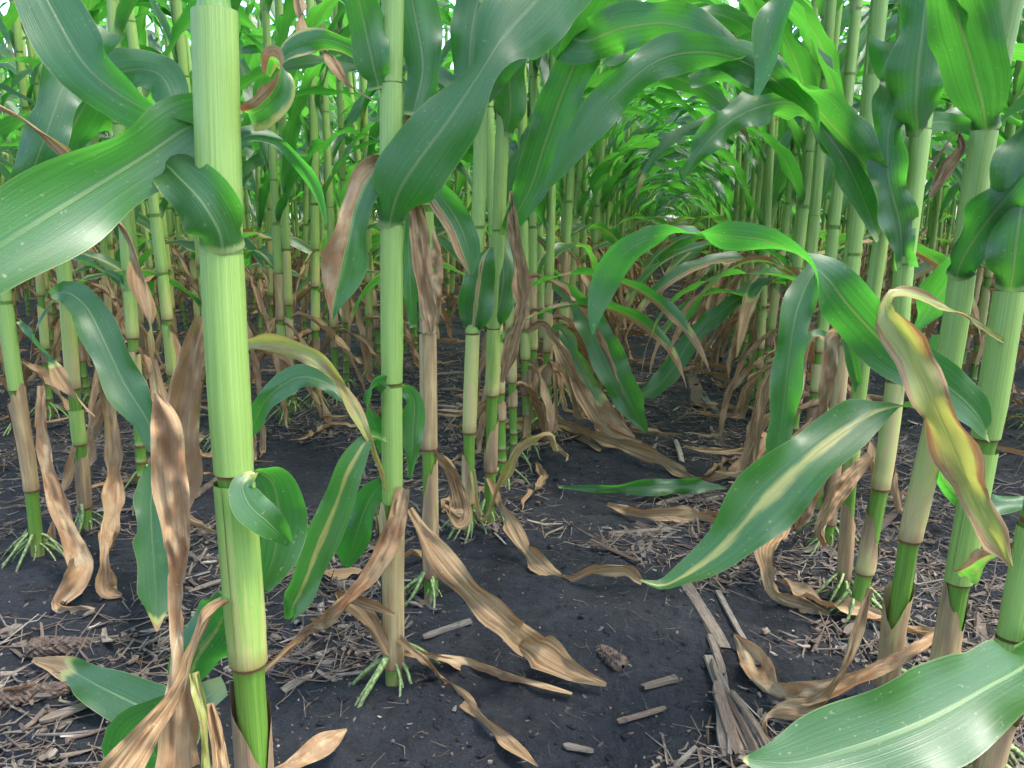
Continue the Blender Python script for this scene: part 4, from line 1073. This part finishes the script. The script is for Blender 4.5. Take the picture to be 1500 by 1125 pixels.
# shredded stalk stump: splinters fanned from one root end
def shredded(u, v, label):
    base = ground_pt(u, v)
    root = bpy.data.objects.new('shredded_stalk', None); COL.objects.link(root); root.location = base
    tag(root, label, 'old stalk')
    r = np.random.default_rng(61)
    for k in range(9):
        Ln, W = r.uniform(.10, .22), r.uniform(.006, .015)
        a = math.pi / 2 + .18 + (k - 4) * .045 + r.normal(0, .03)
        bb = strip(r, Ln, W, .003, .03, .05, 8, .09)
        o = link('splinter', bb.mesh('splinter', [M_LITTER], False), root, ((k - 4) * .0075 + math.cos(a) * Ln / 2, math.sin(a) * Ln / 2, .012 + .003 * (k % 3)), (r.normal(0, .3), r.normal(0, .04), a))
shredded(1100, 1130, 'shredded grey stalk split into many splinters on bare soil')

# corn cobs: grain-less cores with rows of cups
def cob(u, v, ang, Ln, R0, label):
    n, k = 26, 22
    s = np.linspace(0, 1, n); th = np.linspace(0, 6.283, k, endpoint=False)
    prof = R0 * (1 - .35 * s ** 2) * np.minimum(1, np.minimum(s, 1 - s) * 12 + .25)
    bumps = 1 + .16 * (((np.arange(n)[:, None] + np.arange(k)[None, :]) % 2) - .5) + .1 * RNG.normal(size=(n, k))
    rr = prof[:, None] * bumps
    G = np.stack([(s[:, None] - .5) * Ln + 0 * rr, rr * np.cos(th), rr * np.sin(th)], -1)
    b = Buf(); b.grid(G, np.stack([np.broadcast_to(th, (n, k)), np.broadcast_to(s[:, None] * 9, (n, k))], -1), 0, .42, 0, 0, close=True)
    p = ground_pt(u, v); p[2] = float(soil(p[0], p[1])) + R0 * .45
    o = link('corn_cob', b.mesh('corn_cob', [M_COB], False), None, p, (0, 0, ang))
    tag(o, label, 'corn cob')
cob(893, 988, 2.3, .055, .011, 'small dark brown bare corn cob on black soil at a dry leaf tip')
cob(100, 962, .3, .11, .013, 'brown bare corn cob lying above the green leaf on the ground')
cob(50, 1040, .5, .09, .012, 'dark bare corn cob lying below the yellow leaf tip')

# loose leaves and husks lying on the soil
FALL = []
for i in range(12):
    q = np.random.default_rng(500 + i)
    n = 26; sI = np.linspace(0, 1, n)
    hd = q.normal(0, .5) + np.cumsum(q.normal(0, .16, n)); Ln = q.uniform(.16, .36)
    P = np.cumsum(np.stack([np.cos(hd), np.sin(hd), 0 * hd], 1) * Ln / n, 0); P = P - P.mean(0)
    P[:, 2] = .010 + .022 * np.abs(vnoise(sI * 5, 0 * sI, i))
    tw = np.cumsum(q.normal(0, .35, n)); tw = tw - tw.mean()
    T = norm(np.gradient(P, axis=0)); A = norm(np.cross(np.array([[0, 0, 1.0]]), T)); N_ = np.cross(T, A)
    bb = Buf()
    blade(bb, P, A * np.cos(tw)[:, None] + N_ * np.sin(tw)[:, None], q.uniform(.007, .015) * np.maximum(1 - sI ** 3, .03) * (.5 + .5 * sstep(sI, 0, .2)), 6,
          np.full(n, q.uniform(.5, 1.5)), .005, 9, .007, i, dict(base=q.uniform(.7, .98)), rnd=q.random(), s=sI)
    FALL.append(bb.mesh('fallen_leaf', [M_LEAF]))
for i in range(170):
    rowx = float(lr.choice(ALLROWS[(ALLROWS > -3.3) & (ALLROWS < 2.5)]))
    yy = .8 + 4.8 * lr.random() ** 1.3; xx = rowx + lr.normal(0, .13)
    pp = np.array([xx, yy, 0]) - CP; dd = np.dot(pp, FH)
    if dd < .8 or abs(np.dot(pp, CR)) / dd > .66 or density(xx, yy) < .1: continue
    k = int(np.argmin(np.abs(ALLROWS - rowx)))
    where = ('%s row left' % ORD[ROWS_L.index(rowx)]) if rowx in ROWS_L else ('%s row right' % ORD[ROWS_R.index(rowx)])
    tag(link('fallen_leaf', FALL[i % 12], None, (xx, yy, float(soil(xx, yy))), (lr.normal(0, .1), lr.normal(0, .1), lr.uniform(0, 6.28)), lr.uniform(.8, 1.25)),
        'curled dry brown leaf fallen at the foot of the %s of the alley' % where, 'leaf', 'fallen leaves, %s of the alley' % where)
px_leaf(None, [(818, 713, 'h.012', 0, 2), (880, 716, 'h.02', 10, 6), (960, 713, 'h.025', 10, 12), (1020, 712, 'h.02', 0, 10), (1064, 714, 'g', 0, 2)], 'fallen_leaf', 101, .4, label='pale blue green leaf lying flat across the alley soil', loose=('leaf',))
px_leaf(None, [(890, 738, 'h.012', 0, 4), (940, 752, 'h.02', 10, 9), (1000, 752, 'h.02', 20, 11), (1070, 768, 'g', 0, 2)], 'fallen_leaf', 102, .8, crinkle=.004, base=.7, label='dry tan leaf lying below the pale blue green leaf on the alley soil', loose=('leaf',))
px_leaf(None, [(800, 612, 'h.02', 0, 5), (880, 640, 'h.03', 20, 9), (960, 668, 'h.02', 10, 12), (1040, 700, 'g', 30, 5), (1066, 690, 'h.03', 0, 8)], 'fallen_leaf', 103, .8, crinkle=.006, base=.85, label='long twisted brown leaf strewn across the alley soil', loose=('leaf',))
px_leaf(None, [(1068, 690, 'h.02', 0, 5), (1110, 660, 'h.04', 10, 12), (1140, 620, 'h.06', 0, 12), (1160, 580, 'h.08', 0, 4)], 'fallen_leaf', 104, .8, crinkle=.007, base=.85, label='curled brown leaf heaped against the stalks right of the alley', loose=('leaf',))
px_leaf(None, [(400, 1140, 'h.02', 0, 14), (450, 1105, 'h.03', 0, 18), (490, 1080, 'h.03', 0, 12), (508, 1068, 'h.03', 0, 2)], 'dry_husk', 105, 1.1, crinkle=.003, base=.64, label='pale dry husk lying on bare soil at the foot of the thick stalk', loose=('husk',))
px_leaf(None, [(690, 640, 'h.02', 0, 4), (760, 620, 'h.03', 10, 7), (820, 625, 'h.02', 0, 8), (880, 660, 'g', 0, 2)], 'fallen_leaf', 106, .8, crinkle=.005, base=.88, label='brown leaf lying at the feet of the crowded left row', loose=('leaf',))
px_leaf(None, [(0, 1020, 'h.012', 0, 6), (40, 1012, 'h.015', 0, 9), (80, 1000, 'g', 0, 3)], 'fallen_leaf', 107, .6, crinkle=.004, base=.9, label='pinkish brown leaf scrap beside a dark bare cob', loose=('leaf',))
# blades bowed down into the alley, on the plants they grow from
px_leaf(None, [(1118, 428, .0, 20, 8), (1050, 462, .03, 10, 13), (1012, 498, .05, 0, 13), (985, 540, .07, 10, 16), (955, 572, .08, 20, 13), (930, 579, .08, 0, 2)], 'leaf', basept=(.305, 2.5), seed=108, fold=.45)
px_leaf(None, [(803, 418, .0, 20, 6), (835, 430, .03, 20, 14), (868, 478, .06, 0, 22), (900, 545, .08, 0, 25), (928, 600, .08, 0, 17), (948, 634, .06, 0, 2)], 'leaf', basept=(-.345, 2.1), seed=109, fold=.45)
px_leaf(None, [(790, 475, .0, 0, 6), (820, 510, .04, 20, 9), (855, 580, .07, 0, 12), (890, 630, .09, 20, 10), (940, 648, .1, 0, 3)], 'dead_leaf', basept=(-.345, 2.0), seed=110, fold=.9, crinkle=.008, base=.84)
px_leaf(None, [(815, 480, .0, 0, 6), (842, 520, .04, 10, 12), (862, 560, .06, 0, 13), (895, 610, .08, 10, 10), (930, 642, .08, 0, 2)], 'leaf', basept=(-.345, 2.1), seed=112, fold=.5, base=.3, tip=.6, crinkle=.004)
